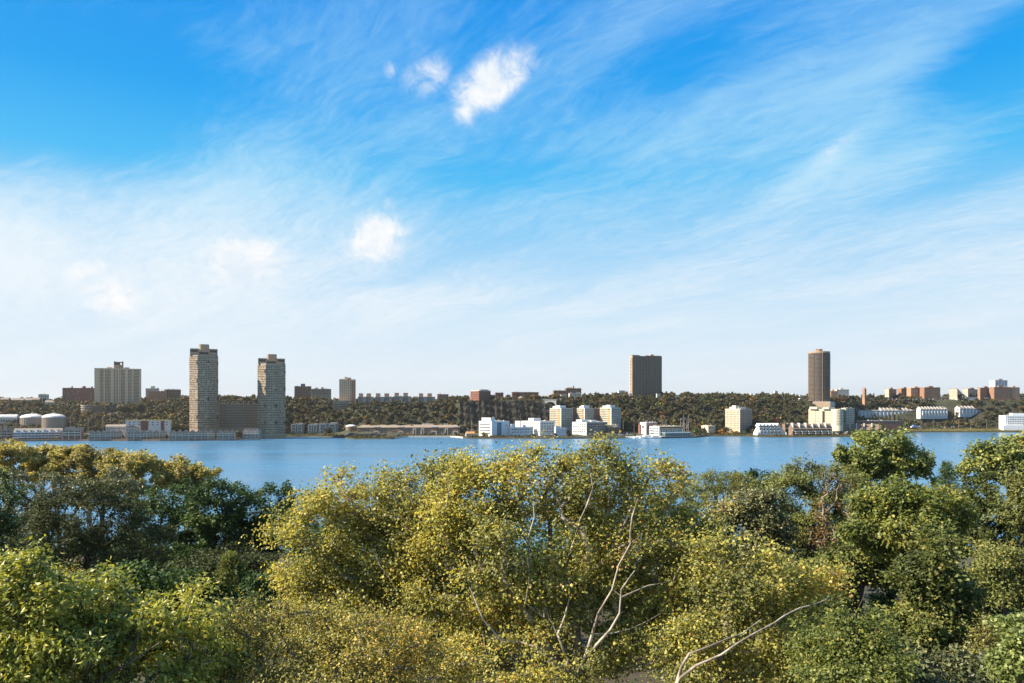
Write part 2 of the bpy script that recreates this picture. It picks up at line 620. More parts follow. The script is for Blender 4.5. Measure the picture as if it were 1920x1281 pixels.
# ------------------------------------------------------------------ buildings on the far bank
G_dark = glass("dark_window_glass", (.045, .037, .03), .2)
G_blue = glass("blue_window_glass", (.10, .17, .22), .1, .5)
G_green = glass("green_window_glass", (.06, .10, .095), .1, .6)
M_roofgrey = paint("grey_roof_felt", (.22, .21, .20))
M_white = paint("white_stucco", (.62, .62, .615), var=.05)
M_cream = paint("cream_stucco", (.60, .52, .38), var=.06)
M_tan = paint("tan_brick", (.66, .45, .28), var=.10, streak=6)
M_brown = paint("brown_brick", (.26, .14, .085), var=.15)
M_red = paint("red_brick", (.21, .09, .065), var=.15)
M_orange = paint("orange_brick", (.40, .22, .14), var=.12)
M_greige = paint("grey_brown_concrete", (.32, .235, .16), var=.10, streak=8)
M_darkc = paint("dark_brown_concrete", (.185, .13, .088), var=.12, streak=8)
M_conc = paint("pale_concrete", (.50, .45, .38), var=.1)
M_grey = paint("mid_grey_cladding", (.21, .195, .17), var=.1)
M_dgrey = paint("dark_grey_metal", (.07, .07, .075))
M_shingle = paint("grey_brown_shingle", (.27, .22, .18), var=.15)
M_beige = paint("beige_roof_shingle", (.25, .195, .145), var=.1)
M_rustroof = paint("rust_brown_shingle", (.19, .13, .095), var=.12)
M_iron = paint("rusty_steel", (.12, .07, .05))
M_pole = paint("weathered_pole_wood", (.25, .20, .16))

SPANS = []   # (x0, x1, depth, base row) of every building, so that no tree is set into or in front of one

def corner_box(xl, xc, xr, D, th):
    """side lengths of a rectangular block whose near corner is at xc and whose visible sides end at xl and xr"""
    c = Vector(((xc - 960) / F * D, D))
    r, l = (math.cos(th), math.sin(th)), (-math.sin(th), math.cos(th))
    def solve(px, d):
        k = (px - 960) / F
        return (k * c.y - c.x) / (d[0] - k * d[1])
    return c, solve(xr, r), (solve(xl, l) if xl is not None else None)

def windows(mb, side, Lx, Ly, z0, z1, cols, floors, wf=.5, hf=.5, pad=.04, skip=None, mi=0):
    """rows of window panes standing 8 cm proud of one side: F front, L left, R right"""
    ln = Lx if side == "F" else Ly
    u0, u1 = ln * pad, ln * (1 - pad)
    cw, fh = (u1 - u0) / cols, (z1 - z0) / floors
    e = .08
    for f in range(floors):
        za = z0 + fh * (f + (1 - hf) * .55)
        zb = za + fh * hf
        for c in range(cols):
            if skip and skip(c, f):
                continue
            a = u0 + cw * (c + .5 - wf / 2)
            b = a + cw * wf
            if side == "F":
                mb.face([(a, -e, za), (b, -e, za), (b, -e, zb), (a, -e, zb)], mi)
            elif side == "L":
                mb.face([(-e, b, za), (-e, a, za), (-e, a, zb), (-e, b, zb)], mi)
            else:
                mb.face([(Lx + e, a, za), (Lx + e, b, za), (Lx + e, b, zb), (Lx + e, a, zb)], mi)

def block(name, label, cat, xl, xc, xr, yt, yb, D, deg, wall, floors, colsF, colsL=0, depth=18, group=None, wf=.5, hf=.5,
          winmat=None, roofmat=None, parapet=.8, ph=(), balcF=False, balcL=False, bands=None, wallL=None, z0=1.5, z1=1.0, span=True, skip=None, down=14, colsR=0):
    """flat-roofed building: wall, roof, windows, roof houses, balconies"""
    th = R(deg)
    c, Lx, Ly = corner_box(xl, xc, xr, D, th)
    if Ly is None:
        Ly = depth
    Ly = min(max(Ly, 6), 90)
    zt, zb = P(xc, yt, D).z, P(xc, yb, D).z
    H = zt - zb
    if DEBUG:
        tz = float(far_z(xc, D - shore(xc)))
        best = [t for t in range(0, 420, 2) if EYE - (yb - HZ) / F * (float(shore(xc)) + t) <= float(far_z(xc, t))]
        print("CHK %-60s D %d base %.1f terrain %.1f  auto D %s" % (label[:60], D, zb, tz, int(shore(xc)) + best[0] if best else None))
    root = empty(name, (c.x, c.y, zb), th, label, cat, group)
    if span:
        SPANS.append((min(xl if xl else xc, xc), xr, D, yb))
    w = MB()
    w.box(0, Lx, 0, Ly, -down, H)
    w.build("wall", wall, root)
    if wallL:
        s = MB()
        s.box(-.35, -.004, 0.2, Ly - .2, -down, H - .3)
        s.build("side_wall", wallL, root)
    r = MB()
    r.box(-.25, Lx + .25, -.25, Ly + .25, H + .003, H + parapet)
    ro = r.build("roof", roofmat or wall, root)
    mb = MB()
    off = 0.35 if wallL else 0
    windows(mb, "F", Lx, Ly, z0, H - z1, colsF, floors, wf, hf, skip=skip)
    if colsL:
        m2 = MB()
        windows(m2, "L", Lx, Ly, z0, H - z1, colsL, floors, wf, hf, skip=skip)
        i = len(mb.v)
        mb.v += [(p[0] - off, p[1], p[2]) for p in m2.v]
        mb.f += [tuple(k + i for k in q) for q in m2.f]
        mb.m += m2.m
    if colsR:
        windows(mb, "R", Lx, Ly, z0, H - z1, colsR, floors, wf, hf)
    mb.build("windows", winmat or G_dark, root, kind="stuff")
    for (a, b, ya, yb2, h, mt) in ph:          # fractions of the plan, height
        p = MB()
        p.box(Lx * a, Lx * b, Ly * ya, Ly * yb2, H + parapet + .004, H + parapet + h)
        p.build("roof_house", mt or wall, ro)
    if Lx > 14 and Ly > 8:                         # fans, hatches and vents on the roof
        u_ = MB()
        rr = random.Random(int(xc * 7 + yt))
        for _ in range(int(min(9, 2 + Lx / 9))):
            a_, b_ = rr.uniform(.05, .9) * Lx, rr.uniform(.1, .75) * Ly
            w_ = rr.uniform(.8, 2.4)
            u_.box(a_, a_ + w_, b_, b_ + rr.uniform(.8, 2.2), H + parapet + .006, H + parapet + rr.uniform(.7, 2.0))
        for _ in range(3):
            a_, b_ = rr.uniform(.05, .9) * Lx, rr.uniform(.1, .75) * Ly
            u_.tube((a_, b_, H + parapet), (a_, b_, H + parapet + rr.uniform(2, 4.5)), .12, n=4)
        u_.build("roof_units", M_conc, ro, kind="stuff")
    fh = (H - z0 - z1) / floors
    if balcF or balcL:
        q = MB()
        for f in range(1, floors):
            z = z0 + fh * f
            if balcF:
                for a, b in balcF:
                    q.box(Lx * a, Lx * b, -1.4, -.1, z - .15, z + .9)
            if balcL:
                for a, b in balcL:
                    q.box(-1.4 - off, -.1 - off, Ly * a, Ly * b, z - .15, z + .9)
        q.build("balconies", bands or M_conc, root, kind="stuff")
    elif bands:
        q = MB()
        for f in range(floors + 1):
            z = z0 + fh * f
            q.box(-.22 - off, Lx + .22, -.22, Ly * .98, z - .35, z + .3)
        q.build("floor_bands", bands, root, kind="stuff")
    return root, Lx, Ly, H, fh

def bsimple(*a, **k):
    return block(*a, **k)[0]

# --- broad tan slab tower with its deck
root, Lx, Ly, H, fh = block("slab_tower", "broad tan slab tower on the left with a dark machine house on its roof", "apartment tower", None, 177, 264, 691, 760, 1400, 24, M_tan, 24, 30, depth=20,
      wf=.8, hf=.6, skip=lambda c, f: c % 10 in (0, 1, 5), ph=[(.26, .37, .3, .7, 2.6, M_tan), (.63, .74, .3, .7, 2.6, M_tan), (.41, .61, .25, .75, 7, M_greige)], parapet=.9)
mb = MB()
for k in range(7):
    x = Lx * (0, .1, .2, .45, .55, .8, .985)[k]
    mb.box(x, x + Lx * .014, -.5, -.09, -6, H - .2)
mb.build("piers", paint("pale_tan_brick", (.70, .50, .34)), root, kind="stuff")
mb = MB()
for a in (.41, .585):
    mb.box(Lx * a, Lx * (a + .025), Ly * .25, Ly * .75, H + 7.92, H + 14.5)
mb.box(Lx * .41, Lx * .61, Ly * .25, Ly * .75, H + 12.6, H + 13.8)
mb.box(Lx * .44, Lx * .545, Ly * .3, Ly * .6, H + 7.95, H + 12)
mb.build("machine_house_frame", M_iron, root)
root = empty("parking_deck", P(150, 783, 1325), R(24), "dark multi-level parking deck with a round ramp below the tan slab tower", "parking deck")
SPANS.append((150, 272, 1325, 775))
_, Lx, _ = corner_box(None, 172, 276, 1325, R(24))
mb = MB()
x0 = 22
mb.box(x0, x0 + Lx, 4, 13, -14, 21)
mb.build("wall", M_darkc, root)
for k in range(6):
    mb = MB()
    mb.box(x0 - .3, x0 + Lx * (1 if k > 2 else .6), -0.6, 3.98, 3 + k * 3.4, 4.1 + k * 3.4)
    mb.build("deck_slab", M_greige, root)
mb = MB()
for k in range(22):
    mb.box(x0 + Lx * k / 22, x0 + Lx * k / 22 + .7, -.3, 0.3, -12, 21)
mb.build("columns", M_greige, root, kind="stuff")
for k in range(5):
    mb = MB()
    mb.prism([(11 + 10.5 * math.cos(t), 6 + 10.5 * math.sin(t)) for t in np.linspace(0, 2 * math.pi, 20, endpoint=False)], 6 + k * 3.5, 7.3 + k * 3.5)
    mb.build("ramp_ring", M_conc, root)
mb = MB()
mb.prism([(11 + 8 * math.cos(t), 6 + 8 * math.sin(t)) for t in np.linspace(0, 2 * math.pi, 16, endpoint=False)], -12, 22)
mb.build("ramp_core", M_darkc, root)

bsimple("brick_apartment_block", "dark red brick apartment block left of the tan slab tower", "apartment building", None, 117, 178, 728, 757, 1440, 26, M_red, 8, 16, depth=15,
        wf=.45, hf=.5, winmat=glass("pale_blind_glass", (.16, .15, .15), .2), ph=[(.27, .31, .2, .5, 3.4, None), (.61, .71, .2, .6, 3.6, None), (.88, .93, .2, .6, 3.2, None)])
bsimple("brick_apartment_block", "orange brick block with pale piers just right of the slab tower", "apartment building", None, 277, 312, 734, 755, 1480, 22, M_orange, 5, 10, wf=.45, hf=.5, bands=None)
bsimple("brick_apartment_block", "low brown brick block at the right end of the brick group by the slab tower", "apartment building", None, 308, 338, 731, 752, 1500, 20, M_brown, 5, 8)
bsimple("stepped_apartment_block", "small pale pinkish stepped block behind the orange brick block", "apartment building", None, 273, 297, 729, 750, 1580, 20, M_conc, 6, 7, ph=[(.4, .7, .2, .7, 5, None)])
bsimple("low_house", "flat pale house on the skyline left of the red brick block", "house", None, 72, 88, 740, 752, 1520, 20, M_conc, 2, 4)
for (a, b, yt, yb, mt, lb) in [(0, 16, 747, 757, M_brown, "brown house at the far left edge of the ridge"), (22, 44, 748, 757, M_red, "red brick row house between trees on the left skyline"),
                               (46, 60, 748, 757, M_grey, "slate grey house among skyline trees on the left"), (84, 104, 752, 762, M_conc, "pale low-roofed house under the red brick block"),
                               (60, 74, 747, 757, M_brown, "small brown gabled house between two skyline trees on the left")]:
    r0, Lx, Ly, H, _ = block("ridge_house", lb, "house", None, a, b, yt + 3, yb, 1430, 18, mt, 2, 5, depth=10, down=8)
    m_ = MB()
    m_.gable(0, Lx, .3, Ly - .3, H + .81, H + 4.5, "x", over=.5)
    m_.build("gable_roof", M_shingle, r0)

# --- twin octagonal towers
M_crown = paint("crown_brick", (.33, .235, .155))
def octagon(a, b, ch):
    return [(-a + ch, -b), (a - ch, -b), (a, -b + ch), (a, b - ch), (a - ch, b), (-a + ch, b), (-a, b - ch), (-a, -b + ch)]
def octo_tower(label, x0, x1, yt, yb, D, low_step):
    cx = (x0 + x1) / 2
    k0 = (cx - 960) / F
    th = math.atan(-k0) * .95
    base = P(cx, yb, D)
    W = (x1 - x0) / F * D / 2 / 1.03
    H = P(cx, yt, D).z - base.z
    root = empty("octagonal_tower", base, th, label, "apartment tower", "twin octagonal apartment towers")
    SPANS.append((x0, x1, D, yb))
    steps = [(-14, H * low_step, 1.0), (H * low_step, H * (low_step + .001), .985)]
    mb = MB()
    ring = octagon(W, W * .95, W * .6)
    mb.prism(ring, -14, H * low_step)
    mb.build("wall", M_greige, root)
    up = [(p[0] * .97, p[1] * .97) for p in ring]
    for sx in (-1, 1):       # crown: two shoulders beside a recessed middle
        q = MB()
        q.box(sx * W * .96 if sx < 0 else W * .36, sx * W * .36 if sx < 0 else W * .96, -W * .55, W * .8, H * low_step + .003, H)
        q.build("crown_shoulder", M_crown, root)
    q = MB()
    q.box(-W * .355, W * .355, -W * .5, W * .8, H * low_step + .003, H * .985)
    q.build("crown_core", M_greige, root)
    q = MB()
    q.prism([(p[0] * .36, p[1] * .36 + W * .1) for p in octagon(W, W, W * .35)], H * .985 + .004, H * 1.06)
    q.build("machine_house", M_crown, root)
    # window bands and spandrels on every side
    fl = 44
    fh = H / fl
    wm, sp = MB(), MB()
    n = len(ring)
    for k in (0, 1, 2, 5, 6, 7):
        a, b = Vector(ring[k - 0]).to_3d(), Vector(ring[(k + 1) % n]).to_3d()
        d = (b - a)
        ln = d.length
        d.normalize()
        nn = Vector((d.y, -d.x, 0))
        cols = max(3, int(ln / 3.0))
        for f in range(fl):
            z = fh * f
            if z + fh > H * low_step:
                break
            p0, p1 = a + d * .3 + nn * .25, b - d * .3 + nn * .25
            sp.face([p0 + Vector((0, 0, z + fh * .55)), p1 + Vector((0, 0, z + fh * .55)), p1 + Vector((0, 0, z + fh)), p0 + Vector((0, 0, z + fh))])
            for c in range(cols):
                if random.random() < .12:
                    continue
                u0 = ln * (c + .12) / cols
                u1 = ln * (c + .88) / cols
                if f % 10 in (5, 6) and c == cols - 1:  # full-height dark cells stand in for the shaded notches
                    u0, u1, = ln * (c + .0) / cols, ln * 1.0
                    h1 = fh
                else:
                    h1 = fh * .52
                e = nn * (.10 if h1 < fh else .3)
                wm.face([a + d * u0 + e + Vector((0, 0, z)), a + d * u1 + e + Vector((0, 0, z)), a + d * u1 + e + Vector((0, 0, z + h1)), a + d * u0 + e + Vector((0, 0, z + h1))])
    wm.build("windows", G_dark, root, kind="stuff")
    sp.build("spandrels", paint("pale_spandrel", (.38, .285, .19), var=.12), root, kind="stuff")
    q = MB()
    for (a, b, za, zb) in [(-.92, -.42, .955, .985), (.42, .92, .955, .985), (-.92, -.42, .90, .93), (.42, .92, .90, .93), (-.33, .33, .93, .96), (-.33, .33, .88, .91)]:
        yy = -W * .55 if abs(a) > .4 else -W * .5
        q.box(W * a, W * b, yy - .2, yy - .05, H * za, H * zb)
    q.build("crown_windows", G_dark, root, kind="stuff")
    return root
octo_tower("taller left twin tower, grey-brown octagon with notched crown", 357, 408, 655, 803, 1215, .915)
octo_tower("shorter right twin tower, grey-brown octagon shaded in its lower half", 484, 535, 673, 812, 1240, .93)
root, Lx, Ly, H, fh = block("slab_block", "long grey-brown slab with a roof pergola joining the twin towers", "apartment building", None, 408, 485, 758, 804, 1250, 14, M_greige, 14, 26, depth=18,
      wf=.75, hf=.42, bands=paint("pale_spandrel", (.38, .285, .19)))
mb = MB()
for k in range(9):
    mb.box(Lx * k / 8 - .4, Lx * k / 8 + .4, 1, 2, H + .81, H + 5)
mb.build("pergola_posts", M_conc, root, kind="stuff")
mb = MB()
mb.box(-.4, Lx + .4, .8, 9, H + 5.004, H + 5.8)
mb.build("pergola_roof", M_darkc, root)

# --- mid-left skyline
r0, Lx, Ly, H, _ = block("brick_apartment_block", "brown brick block with a blue glass box on its roof right of the twin towers", "apartment building", None, 552, 583, 725, 750, 1500, 12, M_brown, 8, 6, wf=.5, hf=.45, bands=None)
q = MB()
q.box(Lx * .38, Lx * .64, 3, 9, H + .81, H + 6)
q.build("blue_roof_box", G_blue, r0)
bsimple("long_low_block", "long low grey-brown building beside the block with the blue roof box", "building", None, 584, 620, 730, 741, 1580, 10, M_greige, 3, 12, ph=[(.2, .3, .2, .6, 3, None), (.5, .62, .2, .6, 3.5, None)])
bsimple("mid_rise_tower", "brown mid-rise tower with a balcony edge on the ridge right of the twin towers", "apartment tower", None, 636, 667, 712, 762, 1420, 12, M_tan, 16, 8, depth=18, wf=.4, hf=.45,
        balcF=[(.72, .98)], bands=M_brown, ph=[(.33, .5, .2, .6, 4.5, None), (.5, .72, .2, .7, 3.2, M_brown)])
bsimple("louvred_garage", "grey garage with louvred bands below the brown mid-rise tower", "parking garage", None, 624, 652, 752, 772, 1400, 10, M_greige, 5, 1, wf=.98, hf=.4)
for (a, b, y, lb) in [(671, 700, 745, "leftmost grey-fronted block of the ridge row with brown roof houses"), (703, 735, 745, "second grey-fronted block of the ridge row right of the mid-rise tower"),
                      (738, 771, 744, "third grey-fronted block of the ridge row, above the long brown brick block"), (784, 816, 745, "separate grey-fronted block at the right end of the ridge row")]:
    r0, Lx, Ly, H, _ = block("ridge_apartment_block", lb, "apartment building", None, a, b, y, 757, 1412, 8, M_grey, 4, 9, depth=22, wf=.55, hf=.45, group="grey-fronted apartment row on the ridge", winmat=glass("pale_blind_glass", (.16, .15, .15)), balcF=[(.38, .52), (.84, .98)], bands=M_conc)
    for f0, f1 in ((.05, .3), (.55, .82)):
        q = MB()
        q.box(Lx * f0, Lx * f1, 5, 21, H + .81, H + 7.5)
        q.build("roof_house", M_orange, r0)
bsimple("brick_apartment_block", "low orange brick block among trees right of the grey ridge row", "apartment building", None, 820, 841, 740, 752, 1430, 8, M_orange, 3, 5)
r0, Lx, Ly, H, _ = block("brick_apartment_block", "red brick block with white window surrounds at the cliff edge", "apartment building", 882, 898, 920, 733, 754, 1372, 40, M_red, 5, 7, 6, wf=.5, hf=.5, roofmat=M_white, ph=[(.2, .9, .1, .4, 2.0, M_grey)])
for (a, b, yt, yb, mt, lb) in [(929, 944, 737, 750, M_red, "dark red house between trees on the cliff top"), (960, 1010, 736, 746, M_brown, "long dark brown building behind the cliff-top trees"),
                               (1038, 1062, 733, 744, M_brown, "dark brown wing left of the school block on the skyline"), (962, 974, 737, 752, M_red, "narrow red brick house left of the round-roofed pavilion"),
                               (1068, 1090, 738, 748, M_conc, "pale house below the dark school block"), (1052, 1062, 741, 750, M_conc, "small pale house on the cliff top beside the arch")]:
    bsimple("cliff_top_house", lb, "house", None, a, b, yt, yb, 1480 if yt < 738 else 1440, 6, mt, 2, 5, depth=12, down=10)
r0, Lx, Ly, H, _ = block("school_block", "dark school block with curved top and chimney on the skyline", "school", None, 1061, 1090, 729, 744, 1540, 6, M_darkc, 4, 8, depth=18)
q = MB()
q.prism([(Lx * .05, 2), (Lx * .5, 2), (Lx * .5, 12), (Lx * .05, 12)], H + .81, H + 3, top=.6)
q.build("curved_top", M_darkc, r0)
q = MB()
q.box(Lx * .46 + .9, Lx * .56, 3, 6, H + .81, H + 6)
q.build("chimney", M_brown, r0)
mb = MB()
mb.tube((0, 0, -6), (0, 0, 34), .35, .15)
o = mb.build("flagpole", M_conc, None, P(1060.5, 743, 1530))
setp(o, "thin flagpole beside the dark school block", "flagpole")
# pavilion
root = empty("pavilion", P(977, 751, 1400), 0, "pale round-roofed pavilion on the cliff top", "pavilion")
SPANS.append((970, 984, 1400, 751))
mb = MB()
mb.prism([(6 * math.cos(t), 6 * math.sin(t)) for t in np.linspace(0, 2 * math.pi, 14, endpoint=False)], 4.5, 8, top=.25)
mb.build("roof", M_grey, root)
for k in range(6):
    mb = MB()
    mb.tube((5 * math.cos(k * 1.047), 5 * math.sin(k * 1.047), -3), (5 * math.cos(k * 1.047), 5 * math.sin(k * 1.047), 4.5), .35)
    mb.build("column", M_conc, root)
# arch bridge
root = empty("arch_bridge", P(1032, 760, 1352), 0, "pale stone arch bridge over a cleft in the cliff edge", "bridge")
SPANS.append((1020, 1044, 1352, 766))
mb = MB()
n = 14
W, rise = 10.5, 6.0
for k in range(n):
    a0, a1 = math.pi * k / n, math.pi * (k + 1) / n
    q = [(-math.cos(a0) * W * .82, math.sin(a0) * rise), (-math.cos(a1) * W * .82, math.sin(a1) * rise)]
    for yy in (0, 4):
        mb.face([(q[0][0], yy, q[0][1]), (q[1][0], yy, q[1][1]), (q[1][0], yy, 9.5), (q[0][0], yy, 9.5)][::1 if yy == 0 else -1])
    mb.face([(q[1][0], 0, q[1][1]), (q[0][0], 0, q[0][1]), (q[0][0], 4, q[0][1]), (q[1][0], 4, q[1][1])])
mb.build("arch", M_conc, root)
mb = MB()
mb.box(-W - 2, W + 2, -.3, 4.3, 9.503, 10.6)
mb.build("parapet", paint("pale_stone", (.42, .38, .33)), root)
for sx in (-1, 1):
    mb = MB()
    mb.box(sx * W * .91 - 1, sx * W * .91 + 1, 0, 4, -10, 9.5)
    mb.build("pier", M_conc, root)

# --- long brown residence on the water
root, Lx, Ly, H, fh = block("long_brick_residence", "long low brown brick residence with a beige roof on the waterfront", "apartment building", None, 669, 862, 802, 818, 1318, 2, paint("tan_brown_brick", (.30, .215, .15)), 4, 46, depth=44, wf=.45, hf=.5, parapet=.2, skip=lambda c, f: c % 9 == 4)
q = MB()
q.face([(-1, -1.2, H + .25), (Lx + 1, -1.2, H + .25), (Lx - 7, 18, H + 4.6), (7, 18, H + 4.6)])
q.face([(Lx + 1, -1.2, H + .25), (Lx + 1, Ly, H + .25), (Lx - 7, Ly - 8, H + 4.6), (Lx - 7, 18, H + 4.6)])
q.face([(-1, Ly, H + .25), (-1, -1.2, H + .25), (7, 18, H + 4.6), (7, Ly - 8, H + 4.6)])
q.face([(7, 18, H + 4.6), (Lx - 7, 18, H + 4.6), (Lx - 7, Ly - 8, H + 4.6), (7, Ly - 8, H + 4.6)])
q.build("hipped_roof", M_beige, root)
for f0, w0 in ((.19, .055), (.425, .05), (.75, .055), (.96, .05)):
    q = MB()
    for dx in (0, w0 * .8):
        q.box(Lx * (f0 + dx - w0 / 2), Lx * (f0 + dx - w0 / 2) + 2, -1.0, -.1, -6, 7.5)
    q.box(Lx * (f0 - w0 / 2), Lx * (f0 + w0 / 2), -1.1, -.12, 7.503, 9)
    q.build("portal", M_conc, root)
    q = MB()
    q.box(Lx * (f0 - w0 / 2), Lx * (f0 + w0 / 2), -1.6, 4, H + .6, H + 2.2)
    q.build("roof_dormer", M_white, root)
for f0 in (.555, .633, .865):
    q = MB()
    q.box(Lx * f0 - 1.8, Lx * f0 + 3.6, -.9, -.1, -6, H - 1)
    wb = q.build("window_bay", M_conc, root)
    q = MB()
    q.box(Lx * f0, Lx * f0 + 1.8, -1.0, -.91, 1, H - 3)
    q.build("bay_window", G_dark, wb)
for f0, f1 in ((.0, .035), (.14, .2), (.345, .44), (.7, .78), (.93, 1.0)):
    q = MB()
    q.box(Lx * f0, Lx * f1, -.6, -.1, 9.2, H - .2)
    q.build("red_bay", M_brown, root)
for a, b in ((.13, .24), (.62, .88)):
    q = MB()
    q.box(Lx * a, Lx * b, 22, 26, H + 4.61, H + 6.5)
    q.build("roof_unit", M_conc, root)
q = MB()
q.prism([(9.5 * math.cos(t), 9.5 * math.sin(t)) for t in np.linspace(0, 2 * math.pi, 22, endpoint=False)], -8, 11)
root = empty("round_tank", P(658, 811, 1345), 0, "dark round tank with a pale dome at the left end of the brick residence", "storage tank")
SPANS.append((648, 670, 1345, 811))
q.build("wall", M_darkc, root)
def dome(r, h, z0, n=20, rows=4):
    mb = MB()
    for k in range(rows):
        a0, a1 = math.pi / 2 * k / rows, math.pi / 2 * (k + 1) / rows
        r0, r1, za, zb = r * math.cos(a0), r * math.cos(a1), z0 + h * math.sin(a0), z0 + h * math.sin(a1)
        for i in range(n):
            t0, t1 = 2 * math.pi * i / n, 2 * math.pi * (i + 1) / n
            pts = [(r0 * math.cos(t0), r0 * math.sin(t0), za), (r0 * math.cos(t1), r0 * math.sin(t1), za), (r1 * math.cos(t1), r1 * math.sin(t1), zb)]
            if r1 > .01:
                pts.append((r1 * math.cos(t0), r1 * math.sin(t0), zb))
            mb.face(pts)
    return mb
dome(9.6, 3.2, 11.004).build("dome", M_white, root)

# --- domed tanks and sheds on the left
for px, lb in ((60.5, "left of the two domed round tanks at the left edge"), (101, "right of the two domed round tanks at the left edge")):
    D = 1270 if px < 80 else 1250
    root = empty("domed_tank", P(px, 800, D), 0, lb, "storage tank", "two domed tanks")
    SPANS.append((px - 20, px + 20, D, 797))
    r = 19.5 / F * D
    q = MB()
    q.prism([(r * math.cos(t), r * math.sin(t)) for t in np.linspace(0, 2 * math.pi, 32, endpoint=False)], -12, 15.5)
    q.build("wall", paint("brown_tank_concrete", (.33, .27, .22), streak=10), root)
    q = MB()
    for t in np.linspace(0, 2 * math.pi, 40, endpoint=False):
        q.box(r * math.cos(t) * 1.005 - .25, r * math.cos(t) * 1.005 + .25, r * math.sin(t) * 1.005 - .25, r * math.sin(t) * 1.005 + .25, -10, 15.4)
    q.build("wall_ribs", M_greige, root, kind="stuff")
    mbd = dome(r * 1.02, 6.0, 15.505, 28, 5)
    dmo = mbd.build("dome", paint("weathered_white_dome", (.62, .60, .58)), root)
    q = MB()
    sx = 1 if px < 80 else -1
    q.box(-1.2, 1.2, -1.2, 1.2, 21, 23.2)
    for k in range(6):
        q.box(sx * (2 + k * 2.6), sx * (2 + k * 2.6) + 2.9, 1, 2.6, 22.2 - k * (1.0 if sx > 0 else .8), 23.2 - k * (1.0 if sx > 0 else .8))
    q.build("roof_walkway", M_conc, dmo)
r0, Lx, Ly, H, _ = block("long_shed", "long shed with a rounded pale roof at the far left edge", "shed", None, -40, 31, 784, 796, 1260, 20, M_conc, 1, 14, depth=22, wf=.5, hf=.4)
q = MB()
ring = [(0, -.5), (0, Ly + .5)]
n = 8
for k in range(n):
    a0, a1 = math.pi * k / n, math.pi * (k + 1) / n
    y0, y1 = Ly / 2 - math.cos(a0) * Ly / 2, Ly / 2 - math.cos(a1) * Ly / 2
    z_0, z_1 = H + .81 + math.sin(a0) * 5, H + .81 + math.sin(a1) * 5
    q.face([(0, y0, z_0), (Lx, y0, z_0), (Lx, y1, z_1), (0, y1, z_1)])
    q.face([(Lx, Ly / 2, H + .81), (Lx, y1, z_1), (Lx, y0, z_0)][::-1])
q.build("vaulted_roof", paint("pale_metal_roof", (.6, .58, .56)), r0)

# --- waterfront townhouse rows on the left
def townhouses(label, x0, x1, D, yb, ye, yr, n, deg, roof, gabled=True, wall=None, dormers=False):
    th = R(deg)
    c, Lx, _ = corner_box(None, x0, x1, D, th)
    zb, ze, zr = P(x0, yb, D).z, P(x0, ye, D).z, P(x0, yr, D).z
    H, Hr = ze - zb, zr - zb
    root = empty("townhouse_row", (c.x, c.y, zb), th, label, "townhouses", "waterfront townhouse rows on the left")
    SPANS.append((x0, x1, D, yb))
    q = MB()
    q.box(0, Lx, 0, 14, -6, H)
    q.build("wall", wall or paint("pinkish_brick", (.30, .22, .19)), root)
    u = Lx / n
    if gabled:
        for k in range(n):
            q = MB()
            q.gable(u * k + .02, u * (k + 1) - .02, -1.2, 14.5, H + .004, Hr, "y")
            q.build("gable_roof", roof, root)
    else:
        q = MB()
        q.face([(-.5, -1.5, H + .05), (Lx + .5, -1.5, H + .05), (Lx + .5, 7, Hr), (-.5, 7, Hr)])
        q.face([(-.5, 7, Hr), (Lx + .5, 7, Hr), (Lx + .5, 15.5, H + .05), (-.5, 15.5, H + .05)])
        q.face([(-.5, 15.5, H + .05), (-.5, -1.5, H + .05), (-.5, 7, Hr)])
        q.face([(Lx + .5, -1.5, H + .05), (Lx + .5, 15.5, H + .05), (Lx + .5, 7, Hr)])
        q.build("pitched_roof", roof, root)
    if dormers:
        for k in range(n):
            q = MB()
            x = u * (k + .5)
            q.box(x - 2.1, x + 2.1, -.9, 5, H + .3, H + 2.6)
            q.gable(x - 2.7, x + 2.7, -1.4, 5, H + 2.604, H + 4.6, "y")
            dm = q.build("dormer", M_white, root)
            q = MB()
            q.box(x - 1, x + 1, -1.0, -.91, H + .8, H + 2.4)
            q.build("dormer_window", G_dark, dm)
    for z in ([H * .36, H * .72] if not dormers else [H * .3, H * .62, H * .95]):
        q = MB()
        q.box(.2, Lx - .2, -2.4, -.05, z - .3, z + 1.0)
        q.build("balcony", M_conc if not dormers else M_white, root)
    q = MB()
    for f, z in enumerate((.5, H * .42, H * .78)):
        for k in range(n * 2):
            q.face([(u * (k * .5 + .09), -.08, z + .4), (u * (k * .5 + .41), -.08, z + .4), (u * (k * .5 + .41), -.08, z + 2.5), (u * (k * .5 + .09), -.08, z + 2.5)])
    q.build("windows", G_dark, root, kind="stuff")
    q = MB()
    for k in range(n + 1):
        q.box(max(0, u * k - .35), min(Lx, u * k + .35), -1.6, -.04, -4, H)
    q.build("party_walls", M_conc, root, kind="stuff")
    return root
townhouses("leftmost waterfront row, grey with hazy gables at the frame edge", -30, 24, 1135, 823, 809, 800, 5, 24, M_shingle, True, M_grey)
townhouses("waterfront row with seven white dormers and stacked white balconies", 26, 116, 1118, 825, 811, 803.5, 7, 24, M_shingle, False, None, True)
townhouses("short red brick waterfront wing beside the white dormers", 118, 152, 1128, 821, 808, 801, 3, 12, M_shingle, True, M_red)
townhouses("zigzag gabled waterfront row left of the red round bush, six gables", 167, 228, 1122, 822, 812, 807, 6, 22, M_shingle)
townhouses("zigzag gabled waterfront row of six gables below the white motel", 239, 311, 1126, 822, 812, 807, 6, 20, M_shingle)
townhouses("zigzag gabled waterfront row of seven gables below the taller twin tower", 317, 402, 1130, 821, 812, 806.5, 7, 16, M_shingle)
townhouses("short zigzag waterfront row of three gables before the joining slab", 407, 440, 1140, 820, 811, 806, 3, 14, M_shingle)
